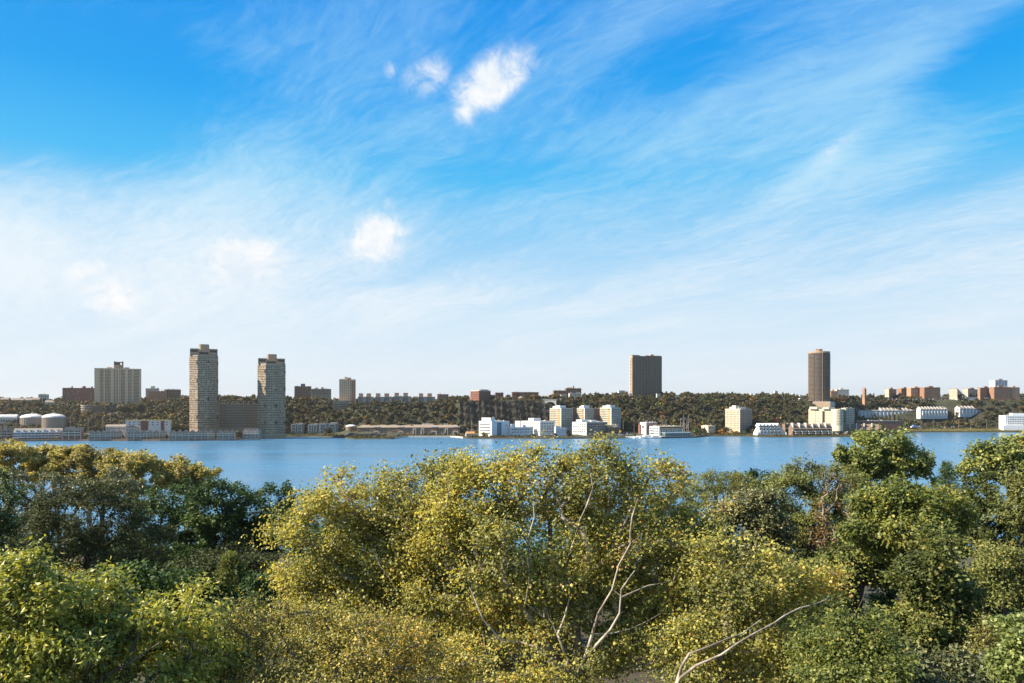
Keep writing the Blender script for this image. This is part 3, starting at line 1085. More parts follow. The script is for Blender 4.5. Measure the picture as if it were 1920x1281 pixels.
townhouses("white-banded waterfront row angled towards the shorter twin tower", 456, 486, 1160, 817, 808, 803, 4, 4, M_shingle, True)
# motel
r0, Lx, Ly, H, _ = block("motel", "white two-storey motel with red panels behind the gabled rows", "motel", None, 235, 320, 789, 801, 1215, 20, M_white, 2, 9, depth=14, wf=.4, hf=.35, roofmat=paint("yellow_trim", (.55, .45, .16)), parapet=1.0)
for a, b in ((.33, .5), (.78, .86)):
    q = MB()
    q.box(Lx * a, Lx * b, -.3, -.1, -6, H - .4)
    q.build("red_panel", M_red, r0)
r0, Lx, Ly, H, _ = block("low_roofed_house", "low grey-roofed house between motel and gabled rows", "house", None, 198, 236, 801, 808, 1160, 20, M_conc, 1, 8, depth=12)
q = MB()
q.gable(0, Lx, -.5, Ly + .5, H + .81, H + 4, "x", over=.5)
q.build("gable_roof", M_shingle, r0)
r0, Lx, Ly, H, _ = block("gable_roofed_house", "grey house with a steep gable below the motel", "house", None, 236, 262, 803, 810, 1155, 18, M_conc, 1, 5, depth=12)
q = MB()
q.gable(0, Lx, -.5, Ly + .5, H + .81, H + 5, "y", over=.5)
q.build("gable_roof", M_shingle, r0)

# --- modern grey waterfront blocks right of the twin towers
for (a, b, yt, lb) in [(545, 569, 796, "left modern grey waterfront block with white frames beside the lawn"), (577, 596, 797, "middle modern grey block with white frames on the waterfront"), (597, 634, 795, "right modern grey waterfront block with a pale roof slab")]:
    r0, Lx, Ly, H, _ = block("modern_apartment_block", lb, "apartment building", None, a, b, yt, 812, 1335, 8, M_grey, 4, max(6, (b - a) // 3), depth=16, wf=.6, hf=.55, winmat=G_blue, group="modern grey blocks by the lawn")
    for f0 in (.08, .55):
        q = MB()
        for z in (H * .3, H * .62, H * .93):
            q.box(Lx * f0, Lx * (f0 + .3), -1.2, -.1, z, z + .6)
        for dx in (0, .29):
            q.box(Lx * (f0 + dx), Lx * (f0 + dx) + .6, -1.25, -.09, 1, H * .93)
        q.build("white_frame", M_white, r0)
    q = MB()
    q.box(Lx * .6, Lx * .95, 1, 8, H + .81, H + 2.4)
    q.build("roof_slab", M_conc, r0)

# --- white hospital group
r0, Lx, Ly, H, fh = block("white_office_block", "brilliant white block with long window bands at the water's edge", "office building", 898, 922, 955, 791, 818, 1232, 34, M_white, 5, 8, 1, wf=.8, hf=.32, winmat=G_dark, skip=lambda c, f: True, ph=[(-.02, .22, .05, .75, 5.5, M_white)], parapet=1)
q = MB()
for f in range(4):
    z = 3.5 + f * fh * 1.15
    q.face([(-.12, Ly * .93, z), (-.12, Ly * .1, z), (-.12, Ly * .1, z + 1.5), (-.12, Ly * .93, z + 1.5)])
q.build("window_bands", G_dark, r0)
q = MB()
q.box(Lx * .30, Lx * .55, -.25, -.09, 1, H - 1.2)
q.build("glass_panel", G_blue, r0)
q = MB()
q.box(Lx * .78, Lx * .9, -.3, -.09, H - 7, H - 5.5)
q.build("emblem", M_grey, r0)
q = MB()
for k in range(9):
    a = k * .7
    q.tube((Lx * .1 + k * .5, 4, H + 6.5), (Lx * .1 + k * .5, 4, H + 8.2), .12)
q.build("roof_antennas", M_conc, r0, kind="stuff")
r0, Lx, Ly, H, fh = block("white_clinic_block", "white clinic with square windows, second block from the water's edge white group", "clinic", 977, 1013, 1040, 791, 814, 1262, 38, paint("warm_white_stucco", (.66, .62, .58), var=.05), 4, 5, 9, wf=.45, hf=.45, ph=[(.02, .5, .35, .62, 5, M_white)], wallL=M_white, parapet=1)
bsimple("white_stair_block", "narrow blank white block between the two white buildings", "building", 966, 975, 977, 790, 806, 1275, 36, M_white, 1, 1, wf=.01, hf=.01, parapet=.5)
bsimple("low_white_wing", "low bluish white wing between the brilliant white block and the clinic", "building", 953, 957, 1000, 802, 815, 1245, 30, M_white, 2, 8, wf=.7, hf=.4, winmat=G_blue, ph=[(.05, .2, .2, .7, 5, M_white), (.55, .68, .2, .7, 4, M_white)])
bsimple("low_white_wing", "low white wing at the right foot of the clinic", "building", 1040, 1042, 1062, 804, 814, 1255, 20, M_white, 2, 5, wf=.6, hf=.3, winmat=G_blue, ph=[(.0, .5, .2, .8, 4, M_white)])

# --- triple apartment block
for i, (a, c, b, yt, lb) in enumerate([(1031, 1052, 1074, 766, "left of the three orange and glass apartment blocks"), (1082, 1096, 1117, 766, "middle of the three orange and glass apartment blocks"), (1125, 1146, 1164, 765, "right of the three orange and glass apartment blocks")]):
    r0, Lx, Ly, H, fh = block("glazed_apartment_block", lb, "apartment building", a, c, b, yt, 802, 1322 + (i == 1) * 6, 42, paint("grey_green_cladding", (.34, .37, .36)), 10, 7, 9, wf=.8, hf=.6, winmat=G_green, wallL=paint("sandy_panel", (.56, .46, .34)), group="three orange and glass apartment blocks", parapet=.8,
          ph=[(.0, .5, .1, .45, 4.5, M_white), (.15, .75, .5, .9, 3.2, M_white)])
    q = MB()
    q.box(-.75, -.37, .6, Ly * .28, -8, H - 3)
    q.build("orange_panel", paint("orange_panel", (.62, .36, .19)), r0)
    q = MB()
    for f in range(10):
        for k in range(2):
            q.face([(-.82, Ly * (.05 + k * .11) + 2.2, 2 + f * fh), (-.82, Ly * (.05 + k * .11) + .4, 2 + f * fh), (-.82, Ly * (.05 + k * .11) + .4, 3.6 + f * fh), (-.82, Ly * (.05 + k * .11) + 2.2, 3.6 + f * fh)])
    q.build("panel_windows", G_dark, r0, kind="stuff")
    q = MB()
    q.box(-.6, .6, -.6, .6, -8, H + .4)
    q.build("corner_frame", M_white, r0)
bsimple("red_link_block", "dark red block joining the left and middle glazed apartment blocks", "building", None, 1070, 1088, 767, 802, 1345, 6, M_red, 9, 5, depth=14, wf=.4)
bsimple("red_link_block", "dark red block joining the middle and right glazed apartment blocks", "building", None, 1113, 1132, 767, 802, 1345, 6, M_red, 9, 5, depth=14, wf=.4)
# office
r0, Lx, Ly, H, fh = block("square_window_office", "white-sided office with square windows and a dark right face in front of the glazed blocks", "office building", 1073, 1100, 1139, 792.5, 814, 1270, 36, paint("shaded_grey_panel", (.27, .24, .22)), 4, 8, 6, wf=.7, hf=.42, wallL=M_white, ph=[(-.02, .3, .3, .7, 4, M_white), (.35, .62, .2, .5, 3, M_white)], roofmat=M_conc, skip=lambda c, f: c in (3, 4) and False)  # right face's shade is put into a darker wall colour
bsimple("low_parking_deck", "low open parking deck right of the square-window office", "parking deck", None, 1140, 1162, 802, 814, 1290, 10, M_darkc, 3, 1, wf=.98, hf=.45, bands=M_greige)
bsimple("low_parking_deck", "pale low deck with clutter under the right glazed block", "parking deck", None, 1139, 1160, 798, 803, 1310, 10, M_conc, 1, 4)

# --- dark slab tower on the ridge
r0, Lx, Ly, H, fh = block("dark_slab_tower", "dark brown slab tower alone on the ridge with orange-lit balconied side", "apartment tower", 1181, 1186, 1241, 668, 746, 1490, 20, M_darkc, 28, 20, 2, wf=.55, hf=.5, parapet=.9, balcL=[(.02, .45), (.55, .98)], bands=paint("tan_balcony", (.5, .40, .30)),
      ph=[(.62, .74, .2, .6, 4, M_tan), (.0, .24, .02, .5, 1.6, M_brown), (.46, .98, .02, .5, 1.5, M_brown)], wallL=M_tan)  # sunlight on the left side put into a lighter tan wall
q = MB()
for k in range(11):
    x = Lx * k / 10.15
    q.box(x, x + .8, -.45, -.1, -6, H - .2)
q.build("piers", paint("grey_pier_concrete", (.25, .185, .135), streak=8), r0, kind="stuff")
bsimple("white_gatehouse", "white low house at the foot of the dark slab tower", "house", None, 1180, 1184.5, 739, 747, 1480, 5, M_white, 1, 2, depth=8)
bsimple("white_house", "white house on the skyline left of the dark slab tower", "house", None, 1160, 1172, 733, 741, 1560, 5, M_white, 1, 3, depth=8)

# --- floating restaurant
r0, Lx, Ly, H, fh = block("restaurant", "waterside restaurant with arched white side and tan top floor on a barge", "restaurant", 1218, 1236, 1281, 800, 818, 1246, 26, M_white, 3, 9, 5, wf=.8, hf=.55, winmat=G_green, roofmat=M_conc, parapet=.4, down=3, wallL=M_white)
q = MB()
q.box(Lx * .0, Lx * .98, -.8, 6, H * .72, H + .1)
q.build("tan_upper_wall", paint("tan_sign_band", (.42, .29, .16)), r0)
q = MB()
q.box(Lx * .01, Lx * .97, -1.0, -.82, H * .66, H * .72)
q.box(Lx * .02, Lx * .96, -.95, -.82, H * .83, H * .93)
q.build("upper_window_band", G_dark, r0)
q = MB()
q.box(Lx * .1, Lx * 1.18, -9, -.1, 0, 5.2)
q.build("glass_pavilion", G_green, r0)
q = MB()
for k in range(16):
    x = Lx * (.1 + 1.08 * k / 15)
    q.box(x - .2, x + .2, -9.2, -9.01, -1, 5.6)
q.box(Lx * .09, Lx * 1.19, -9.3, .2, 5.21, 5.7)
q.build("pavilion_frame", M_white, r0)
q = MB()
q.prism([(-4, -11), (Lx * 1.3, -11), (Lx * 1.5, -6), (Lx * 1.3, 0), (-4, 0)], -4.5, -.8)
q.build("barge_hull", M_iron, r0)
q = MB()
q.prism([(-4.2, -11.2), (Lx * 1.3, -11.2), (Lx * 1.5, -6), (Lx * 1.3, 0), (-4.2, 0)], -.796, -.2)
q.build("barge_deck", M_conc, r0)
q = MB()
for k in range(8):
    z = H * .25 + (k % 2) * H * .28
    yy = Ly * (.1 + (k // 2) * .23)
    ring = [(-.45, yy + 1.0 * math.cos(t), z + 1.3 * max(0, math.sin(t)) + (0 if math.sin(t) > 0 else -1.2)) for t in np.linspace(0, 2 * math.pi, 8, endpoint=False)]
    q.face(ring[::-1])
q.build("arched_windows", G_dark, r0, kind="stuff")
bsimple("brick_warehouse", "white and pinkish brick warehouse behind the restaurant", "warehouse", 1200, 1212, 1232, 793, 810, 1290, 34, paint("pink_brick", (.42, .27, .22)), 1, 3, 1, wf=.3, hf=.3, wallL=M_white, roofmat=M_white)
bsimple("small_red_house", "small red brick house left of the warehouse by the marina", "house", None, 1200, 1209, 797, 810, 1300, 8, M_red, 2, 2, depth=10)
bsimple("low_cream_house", "low cream house between restaurant and ochre-leaved trees", "house", 1315, 1328, 1341, 799, 807, 1360, 30, M_cream, 1, 4, 3)

# --- pale apartment block with dark right face
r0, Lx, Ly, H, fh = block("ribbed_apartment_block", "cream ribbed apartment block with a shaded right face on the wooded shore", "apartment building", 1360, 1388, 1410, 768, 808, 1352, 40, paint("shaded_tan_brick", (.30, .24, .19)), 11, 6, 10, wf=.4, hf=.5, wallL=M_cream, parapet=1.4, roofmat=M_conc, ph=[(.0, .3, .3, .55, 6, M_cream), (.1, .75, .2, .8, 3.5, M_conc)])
q = MB()
for k in range(11):
    y = Ly * (.02 + .93 * k / 10)
    q.box(-.85, -.37, y, y + .9, -8, H - .5)
q.build("ribs", M_cream, r0, kind="stuff")

# --- terraced cream houses
def terraced(label, x0, x1, D, yt, yb, n, deg, mt):
    c, Lx, _ = corner_box(None, x0, x1, D, R(deg))
    zb, zt = P(x0, yb, D).z, P(x0, yt, D).z
    H = zt - zb
    root = empty("terraced_houses", (c.x, c.y, zb), R(deg), label, "terraced houses")
    SPANS.append((x0 - 4, x1 + 4, D, yb))
    q = MB()
    ring = [(-4, 0, -4), (Lx + 6, 0, -4), (Lx + 6, 0, 2), (Lx, 8, H * .8), (0, 8, H * .8), (-4, 0, 2)]
    q.face([(-4, 0, -4), (Lx + 7, 0, -4), (Lx + 7, 0, 3), (Lx * .94, 9, H * .82), (0, 9, H * .82), (-4, 0, 3)])
    q.face([(Lx + 7, 0, -4), (Lx + 7, 16, -4), (Lx + 5, 16, 3), (Lx * .94, 9, H * .82), (Lx + 7, 0, 3)])
    q.face([(-4, 16, -4), (-4, 0, -4), (-4, 0, 3), (0, 9, H * .82), (-3, 16, 3)])
    q.face([(0, 9, H * .82), (Lx * .94, 9, H * .82), (Lx * .94, 16, H * .82), (0, 16, H * .82)])
    q.build("wall", mt, root)
    u = Lx * .94 / n
    for k in range(n):
        q = MB()
        q.gable(u * k + .02, u * (k + 1) - .02, 3.5, 16, H * .74, H, "y")
        q.build("gable_roof", mt, root)
        q = MB()
        q.box(u * k + .8, u * (k + 1) - .8, .5, 6, H * .3, H * .36)
        q.box(u * k + .8, u * (k + 1) - .8, 2.0, 8, H * .56, H * .62)
        q.build("terrace_rail", M_white, root)
    q = MB()
    for k in range(n):
        for z, y in ((H * .12, -.1), (H * .42, 3.1), (H * .66, 5.6)):
            q.box(u * k + u * .3, u * k + u * .6, y - .5, y + .6, z, z + 1.9)
    q.build("windows", G_dark, root, kind="stuff")
terraced("pale cream terraced houses with saw-tooth tops by the water", 1425, 1468, 1305, 794, 815, 6, 14, paint("pale_shingle_cladding", (.60, .58, .53), var=.05))

# --- rust-roofed townhouses
root = None
def rust_rows(label, x0, x1, D, yb, ye, yr, n, deg, stair=False):
    c, Lx, _ = corner_box(None, x0, x1, D, R(deg))
    zb, ze, zr = P(x0, yb, D).z, P(x0, ye, D).z, P(x0, yr, D).z
    H, Hr = ze - zb, zr - zb
    root = empty("rust_roofed_row", (c.x, c.y, zb), R(deg), label, "townhouses", "rust-roofed waterfront townhouses")
    SPANS.append((x0, x1, D, yb))
    q = MB()
    q.box(0, Lx, 0, 13, -5, H)
    q.build("wall", M_rustroof, root)
    q = MB()
    q.face([(-.4, -2.5, H - 1.5), (Lx + .4, -2.5, H - 1.5), (Lx + .4, 6, Hr), (-.4, 6, Hr)])
    q.face([(-.4, 6, Hr), (Lx + .4, 6, Hr), (Lx + .4, 14, H - 1.5), (-.4, 14, H - 1.5)])
    q.face([(-.4, 14, H - 1.5), (-.4, -2.5, H - 1.5), (-.4, 6, Hr)])
    q.face([(Lx + .4, -2.5, H - 1.5), (Lx + .4, 14, H - 1.5), (Lx + .4, 6, Hr)])
    q.build("pitched_roof", M_rustroof, root)
    u = Lx / n
    for k in range(n):
        q = MB()
        q.box(u * k + .4, u * k + 2.2, -1, 7, H * .55, Hr + 1.6)
        q.build("chimney", M_conc, root)
        q = MB()
        q.box(u * k + 2.6, u * (k + 1) - .3, -4.5, -2.55, H * .45, H * .45 + 1.3)
        q.box(u * k + 2.6, u * (k + 1) - 2, -6.5, -4.52, 1.5, 2.9)
        bl = q.build("balcony", M_conc, root)
        q = MB()
        q.box(u * k + 3, u * (k + 1) - 1, -2.52, -.02, H * .45 + 1.31, H * .45 + 3)
        q.build("balcony_door", G_dark, bl)
rust_rows("rust-roofed townhouse row with white chimneys below the cream block", 1486, 1560, 1300, 815, 803, 795, 6, 10)
for (a, b, lb) in [(1562, 1590, "first steep rust-roofed townhouse cluster right of the long row"), (1592, 1617, "second steep rust-roofed townhouse cluster, below the cream block's right end"), (1619, 1648, "last rust-roofed townhouse cluster before the reed spit")]:
    rust_rows(lb, a, b, 1354, 814, 805, 795.5, 2, -20)
bsimple("grey_gabled_house", "dark brown houses tucked between cream terraces and rust roofs", "house", None, 1472, 1486, 796, 812, 1335, 10, M_rustroof, 2, 3, depth=10, balcF=[(0.05, .95)], bands=M_conc)

# --- cream block with a curved corner
r0, Lx, Ly, H, fh = block("cream_apartment_block", "large cream apartment block with a rounded right corner below the round tower", "apartment building", 1516, 1572, 1592, 768, 800, 1345, 52, paint("shaded_cream_stucco", (.42, .37, .30), var=.05), 10, 3, 20, wf=.4, hf=.5, wallL=M_cream, parapet=.8, ph=[(-.05, .5, .3, .5, 3.6, M_cream), (-.05, .6, .7, .95, 4.2, M_cream)], roofmat=M_cream)  # right face is a darker copy of the cream, shade painted in
q = MB()
q.box(-.75, -.37, Ly * .78, Ly * .98, -8, H - 1)
q.build("pink_panel", paint("pink_stucco", (.66, .44, .31)), r0)
q = MB()
q.box(-.8, -.37, Ly * .455, Ly * .53, -8, H - 3)
q.build("recess_shade_strip", G_dark, r0)  # dark strip on the wall face paints the shade of a recess
cx, cy, rr = 4.0, 0.0, 9.0
q = MB()
q.prism([(cx + rr * math.cos(t), cy + 2 + rr * math.sin(t)) for t in np.linspace(0, 2 * math.pi, 26, endpoint=False)], -8, H + .4)
q.build("rounded_corner", M_cream, r0)
q = MB()
for f in range(10):
    for k in range(13):
        t = math.pi * (.95 + k / 12 * 1.0)
        t2 = t + .12
        z = 1.5 + f * fh + 1
        q.face([(cx + (rr + .1) * math.cos(t), cy + 2 + (rr + .1) * math.sin(t), z), (cx + (rr + .1) * math.cos(t2), cy + 2 + (rr + .1) * math.sin(t2), z), (cx + (rr + .1) * math.cos(t2), cy + 2 + (rr + .1) * math.sin(t2), z + 1.8), (cx + (rr + .1) * math.cos(t), cy + 2 + (rr + .1) * math.sin(t), z + 1.8)])
q.build("corner_windows", G_dark, r0, kind="stuff")
r0, Lx, Ly, H, _ = block("rear_wing", "grey-cream wing at the right back of the rounded cream block", "apartment building", None, 1586, 1602, 766, 800, 1375, 10, paint("shaded_cream_stucco", (.42, .37, .30)), 9, 5, depth=14)  # same darkened cream, shade put into the wall colour

# --- round tower
def round_tower():
    D = 1478
    base = P(1536, 754, D)
    root = empty("round_tower", base, 0, "round dark tower with ringed balconies on the right ridge", "apartment tower")
    SPANS.append((1516, 1556, D, 757))
    H = P(1536, 663, D).z - base.z
    r = 19.6 / F * D
    seg = 40
    T = np.linspace(0, 2 * math.pi, seg, endpoint=False)
    q = MB()
    q.prism([(r * .95 * math.cos(t), r * .95 * math.sin(t)) for t in T], -12, H)
    q.build("wall", paint("dark_round_concrete", (.06, .042, .032)), root)
    fl = 38
    fh = H / fl
    q = MB()
    for f in range(fl):
        z = f * fh
        for i in range(seg):
            if i % 5 == 4:
                continue
            t0, t1 = T[i], T[i] + 2 * math.pi / seg
            a, b = r * 1.0, r * .951
            p = [(a * math.cos(t0), a * math.sin(t0)), (a * math.cos(t1), a * math.sin(t1))]
            p2 = [(b * math.cos(t0), b * math.sin(t0)), (b * math.cos(t1), b * math.sin(t1))]
            q.face([p[0] + (z,), p[1] + (z,), p[1] + (z + fh * .42,), p[0] + (z + fh * .42,)])
            q.face([p[0] + (z + fh * .42,), p[1] + (z + fh * .42,), p2[1] + (z + fh * .42,), p2[0] + (z + fh * .42,)])
            q.face([p2[0] + (z,), p2[1] + (z,), p[1] + (z,), p[0] + (z,)])
    q.build("balconies", paint("brown_balcony", (.155, .125, .105), var=.25, scale=.4), root, kind="stuff")
    q = MB()
    for f in range(fl):
        z = f * fh + fh * .45
        for i in range(seg):
            if random.random() < .25:
                continue
            t0, t1 = T[i] + .03, T[i] + 2 * math.pi / seg - .03
            b = r * .954
            q.face([(b * math.cos(t0), b * math.sin(t0), z), (b * math.cos(t1), b * math.sin(t1), z), (b * math.cos(t1), b * math.sin(t1), z + fh * .5), (b * math.cos(t0), b * math.sin(t0), z + fh * .5)])
    q.build("windows", G_dark, root, kind="stuff")
    q = MB()
    for i in range(0, seg, 5):
        t = T[i] - .08
        q.tube((r * .985 * math.cos(t), r * .985 * math.sin(t), -10), (r * .985 * math.cos(t), r * .985 * math.sin(t), H), .8, n=5)
    q.build("piers", M_darkc, root, kind="stuff")
    q = MB()
    q.prism([(r * .97 * math.cos(t), r * .97 * math.sin(t)) for t in T], H + .004, H + 3.2)
    q.build("roof", M_greige, root)
    q = MB()
    q.prism([(r * .28 * math.cos(t), r * .28 * math.sin(t)) for t in T[::3]], H + 3.21, H + 8)
    q.build("machine_house", M_brown, root)
    q = MB()
    q.box(-r * .3, r * .3, -3, 3, H + 8.01, H + 8.7)
    q.build("machine_house_roof", M_brown, root)
round_tower()
bsimple("tower_podium", "grey podium block at the foot of the round tower", "podium", 1524, 1557, 1572, 754, 768, 1440, 60, M_conc, 1, 1, 1, wf=.01, hf=.01, wallL=M_greige)

# --- right ridge apartments
G7 = "brown apartment blocks on the right ridge"
for (a, c, b, yt, yb, D, deg, mt, ml, lb) in [  # cream left walls carry the sunlight in their colour
    (None, 1558, 1571, 734, 750, 1600, 4, M_orange, None, "small orange brick block right behind the round tower"),
    (None, 1569, 1592, 731, 744, 1680, 4, M_conc, None, "pale flat block on the skyline right of the round tower"),
    (1619.5, 1621.5, 1624.5, 729.5, 749, 1700, 40, M_brown, M_orange, "slender orange-brown tower among right ridge trees"),
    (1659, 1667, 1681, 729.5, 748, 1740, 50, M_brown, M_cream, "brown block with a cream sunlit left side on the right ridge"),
    (None, 1690, 1708, 729, 748, 1790, 6, M_brown, None, "brown block behind a small orange-leaved tree on the right ridge"),
    (None, 1708, 1733, 728, 747, 1760, 6, M_orange, None, "wide orange-brown block in the middle of the right ridge"),
    (None, 1733, 1763, 727, 747, 1740, 6, M_brown, None, "large brown block with a roof house left of a tree gap on the right ridge"),
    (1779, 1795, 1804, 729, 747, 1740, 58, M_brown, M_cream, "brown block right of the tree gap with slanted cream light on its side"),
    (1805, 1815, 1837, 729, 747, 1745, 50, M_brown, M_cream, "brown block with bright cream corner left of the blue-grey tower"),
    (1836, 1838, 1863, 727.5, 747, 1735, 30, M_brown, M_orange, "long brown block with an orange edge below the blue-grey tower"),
    (None, 1864, 1895, 726.5, 747, 1730, 6, M_brown, None, "large dark brown block under the blue-grey tower at right"),
    (None, 1896, 1912, 727, 747, 1735, 6, M_orange, None, "orange-brown block at the right end of the ridge row")]:
    wd = (b - c)
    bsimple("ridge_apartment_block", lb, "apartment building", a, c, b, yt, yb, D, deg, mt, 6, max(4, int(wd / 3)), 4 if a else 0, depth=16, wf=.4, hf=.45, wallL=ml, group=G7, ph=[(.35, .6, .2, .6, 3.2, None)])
r0, Lx, Ly, H, _ = block("distant_tower", "distant blue-grey tower with dark glass strips rising over the right ridge", "tower", None, 1866, 1889, 713.5, 732, 2600, 4, paint("blue_grey_panel", (.36, .38, .46)), 12, 4, depth=30, wf=.55, hf=.96, winmat=G_blue, ph=[(.4, .68, .2, .7, 5, M_grey)], parapet=.9)
bsimple("white_retaining_wall", "low white building strip under the right ridge apartments", "building", None, 1811, 1865, 746, 749.5, 1738, 6, M_white, 1, 9, depth=6, wf=.5, hf=.2, down=2)

# --- white terrace rows on the right slope
def sawtooth(label, x0, x1, D, yb, ye, yr, n, deg, left_gable=False, low=0):
    c, Lx, _ = corner_box(None, x0, x1, D, R(deg))
    zb, ze, zr = P(x0, yb, D).z, P(x0, ye, D).z, P(x0, yr, D).z
    H, Hr = ze - zb, zr - zb
    root = empty("white_terrace", (c.x, c.y, zb), R(deg), label, "terrace houses", "white terrace rows on the right slope")
    SPANS.append((x0, x1, D, yb))
    q = MB()
    q.box(0, Lx, 0, 14, -8, H)
    q.build("wall", paint("shaded_white_siding", (.46, .46, .47), var=.05), root)  # bluish shade of the fronts is put into this white
    u = Lx / n
    for k in range(n):
        hh = Hr if k >= low else H + 1.5
        q = MB()
        q.face([(u * k, -.6, H + .02), (u * (k + 1), -.6, H + .02), (u * (k + 1), 7, hh), (u * k, 7, hh)])
        q.face([(u * k, 7, hh), (u * (k + 1), 7, hh), (u * (k + 1), 14.4, H + .02), (u * k, 14.4, H + .02)])
        q.build("pitched_roof", M_beige if k >= low else M_shingle, root)
        if k >= low:
            q = MB()
            q.face([(u * k - .0, -.8, H + .3), (u * k + .9, -.8, H + .3), (u * k + .9, 7, hh + .9), (u * k, 7, hh + .9)])
            q.face([(u * k, 14.5, H + .02), (u * k, -.8, H + .02), (u * k, -.8, H + .3), (u * k, 7, hh + .9), (u * k, 14.5, H + .3)])
            q.build("fire_wall", M_white, root)
        q = MB()
        q.box(u * k + u * .55, u * k + u * .9, -1.3, -.05, 0, H * .72)
        q.build("bay", M_white, root)
    q = MB()
    for k in range(n):
        for z in (H * .12, H * .42, H * .74):
            for dx in (.12, .34):
                q.face([(u * (k + dx), -.08, z), (u * (k + dx + .13), -.08, z), (u * (k + dx + .13), -.08, z + 1.7), (u * (k + dx), -.08, z + 1.7)])
    q.build("windows", G_dark, root, kind="stuff")
    q = MB()
    q.face([(-.02, 14, H), (-.02, 0, H), (-.02, 7, Hr)])
    q.face([(Lx + .02, 0, H), (Lx + .02, 14, H), (Lx + .02, 7, Hr)])
    q.build("gable_end", M_white, root)
sawtooth("longest white terrace row, its left half with a dark flat roof", 1610, 1722, 1690, 781.5, 770, 765, 16, 8, low=6)
sawtooth("white terrace row of nine tan roofs right of the longest row", 1726, 1777, 1680, 779, 767.5, 763, 9, 8)
sawtooth("rear white terrace peeking over the nine-roofed row", 1752, 1795, 1730, 772, 763.5, 759.5, 8, 8)
sawtooth("rightmost white terrace with a broad white gable end", 1800, 1839, 1690, 775.5, 766, 761.5, 6, 18)
r0, Lx, Ly, H, _ = block("red_brick_depot", "long low red brick depot with a green-grey roof behind the reeds", "depot", None, 1606, 1690, 790, 803, 1540, 6, M_red, 2, 20, depth=22, wf=.6, hf=.3, roofmat=paint("green_grey_roof", (.28, .31, .29)), skip=lambda c, f: c < 14 or f == 0)
r0, Lx, Ly, H, fh = block("white_stepped_office", "white office with long window bands at the right edge above the reeds", "office building", None, 1886, 1950, 780, 802, 1590, -4, M_white, 5, 1, depth=26, wf=.97, hf=.33, winmat=G_dark, ph=[(.22, .6, .1, .6, 5, M_white)], parapet=1)
q = MB()
q.box(-8, Lx * .5, -6, -.1, -6, 5)
q.build("entrance_wing", M_white, r0)
q = MB()
for k in range(20):
    q.box(Lx * k / 20, Lx * k / 20 + .8, -.3, -.05, 5.2, H)
q.build("piers", M_white, r0, kind="stuff")
r0, Lx, Ly, H, _ = block("orange_house", "small house with a bright orange roof left of the brilliant white block", "house", None, 874, 890, 814, 819, 1235, 10, M_conc, 1, 3, depth=9)
q = MB()
q.gable(0, Lx, -.5, Ly + .5, H + .81, H + 4, "x", over=.6)
q.build("gable_roof", paint("orange_tile", (.5, .22, .08)), r0)
for (a, b, yt, yb, D, mt, lb) in [(1408, 1412, 739, 747, 1560, M_white, "white hut among cemetery trees"), (1453, 1458, 734, 744, 1560, M_conc, "pale stone tower hut on the skyline left of the round tower"), (1500, 1508, 742, 749, 1500, M_white, "white house by the trees left of the round tower"),
                                  (1487, 1491, 739, 745, 1520, M_white, "small white house on the slope left of the round tower"), (1266, 1270, 743, 750, 1470, M_conc, "pale hut in the trees right of the dark slab tower"), (1232, 1239, 739, 750, 1465, M_conc, "pale gate building at the right foot of the dark slab tower")]:
    bsimple("small_house", lb, "house", None, a, b, yt, yb, D, 8, mt, 1, 2, depth=6, down=8)

# --- lawns, seawall, reeds
M_lawn = ground_mat("lawn_grass", [(0.3, (.09, .13, .03)), (0.6, (.16, .20, .05)), (0.75, (.2, .2, .08))], 0.3)
M_reed = ground_mat("reed_ground", [(0.3, (.12, .10, .035)), (0.6, (.20, .17, .05)), (0.75, (.25, .2, .09))], 0.3)
def patch(name, label, pxa, pxb, ta, tb, mt, lift, kind="structure"):
    pxs = np.linspace(pxa, pxb, max(4, int((pxb - pxa) / 3)))
    ts = np.linspace(0, 1, 8)
    PX, U = np.meshgrid(pxs, ts)
    w = np.sqrt(np.clip(1 - ((PX - (pxa + pxb) / 2) / ((pxb - pxa) / 2)) ** 2, 0, 1)) * .5 + .5
    T = ta + (tb - ta) * (0.5 + (U - .5) * w)
    Y = shore(PX) + T
    Z = far_z(PX, T) + lift
    V = np.stack([(PX - 960) / F * Y, Y, Z], -1).reshape(-1, 3)
    nr, nc = PX.shape
    i = (np.arange(nr - 1)[:, None] * nc + np.arange(nc - 1)[None]).ravel()
    o = link(name, np_mesh(name, V, np.stack([i, i + 1, i + nc + 1, i + nc], 1), [mt], smooth=True))
    setp(o, label, None, None, kind)
patch("shore_lawn", "bright green lawn on the shore right of the twin towers", 498, 560, 6, 55, M_lawn, .35)
patch("hill_lawn", "sunlit green cemetery lawn on the wooded slope", 1414, 1458, 228, 262, M_lawn, 3.0)
patch("reed_bed", "flat spit of yellow-green reeds on the right shore", 1668, 1960, 5, 55, M_reed, .5)
patch("cliff_top_grass", "thin strip of grass along the cliff edge", 915, 1000, 152, 175, M_lawn, 1.0)
def seawall(label, a, b, h, mt):
    mb = MB()
    xs = np.arange(a, b + .1, 8)
    for p, q in zip(xs[:-1], xs[1:]):
        y0, y1 = float(shore(p)) - 1.2, float(shore(q)) - 1.2
        A, B = ((p - 960) / F * y0, y0), ((q - 960) / F * y1, y1)
        mb.face([(A[0], A[1], -1), (B[0], B[1], -1), (B[0], B[1], h), (A[0], A[1], h)])
        mb.face([(A[0], A[1], h), (B[0], B[1], h), (B[0], B[1] + 3, h + .02), (A[0], A[1] + 3, h + .02)])
    o = mb.build("seawall", mt)
    setp(o, label, "seawall")
seawall("brown timber seawall below the gabled townhouse rows", -60, 488, 2.6, M_rustroof)
seawall("pale concrete seawall along the brick residence", 740, 868, 2.2, M_conc)
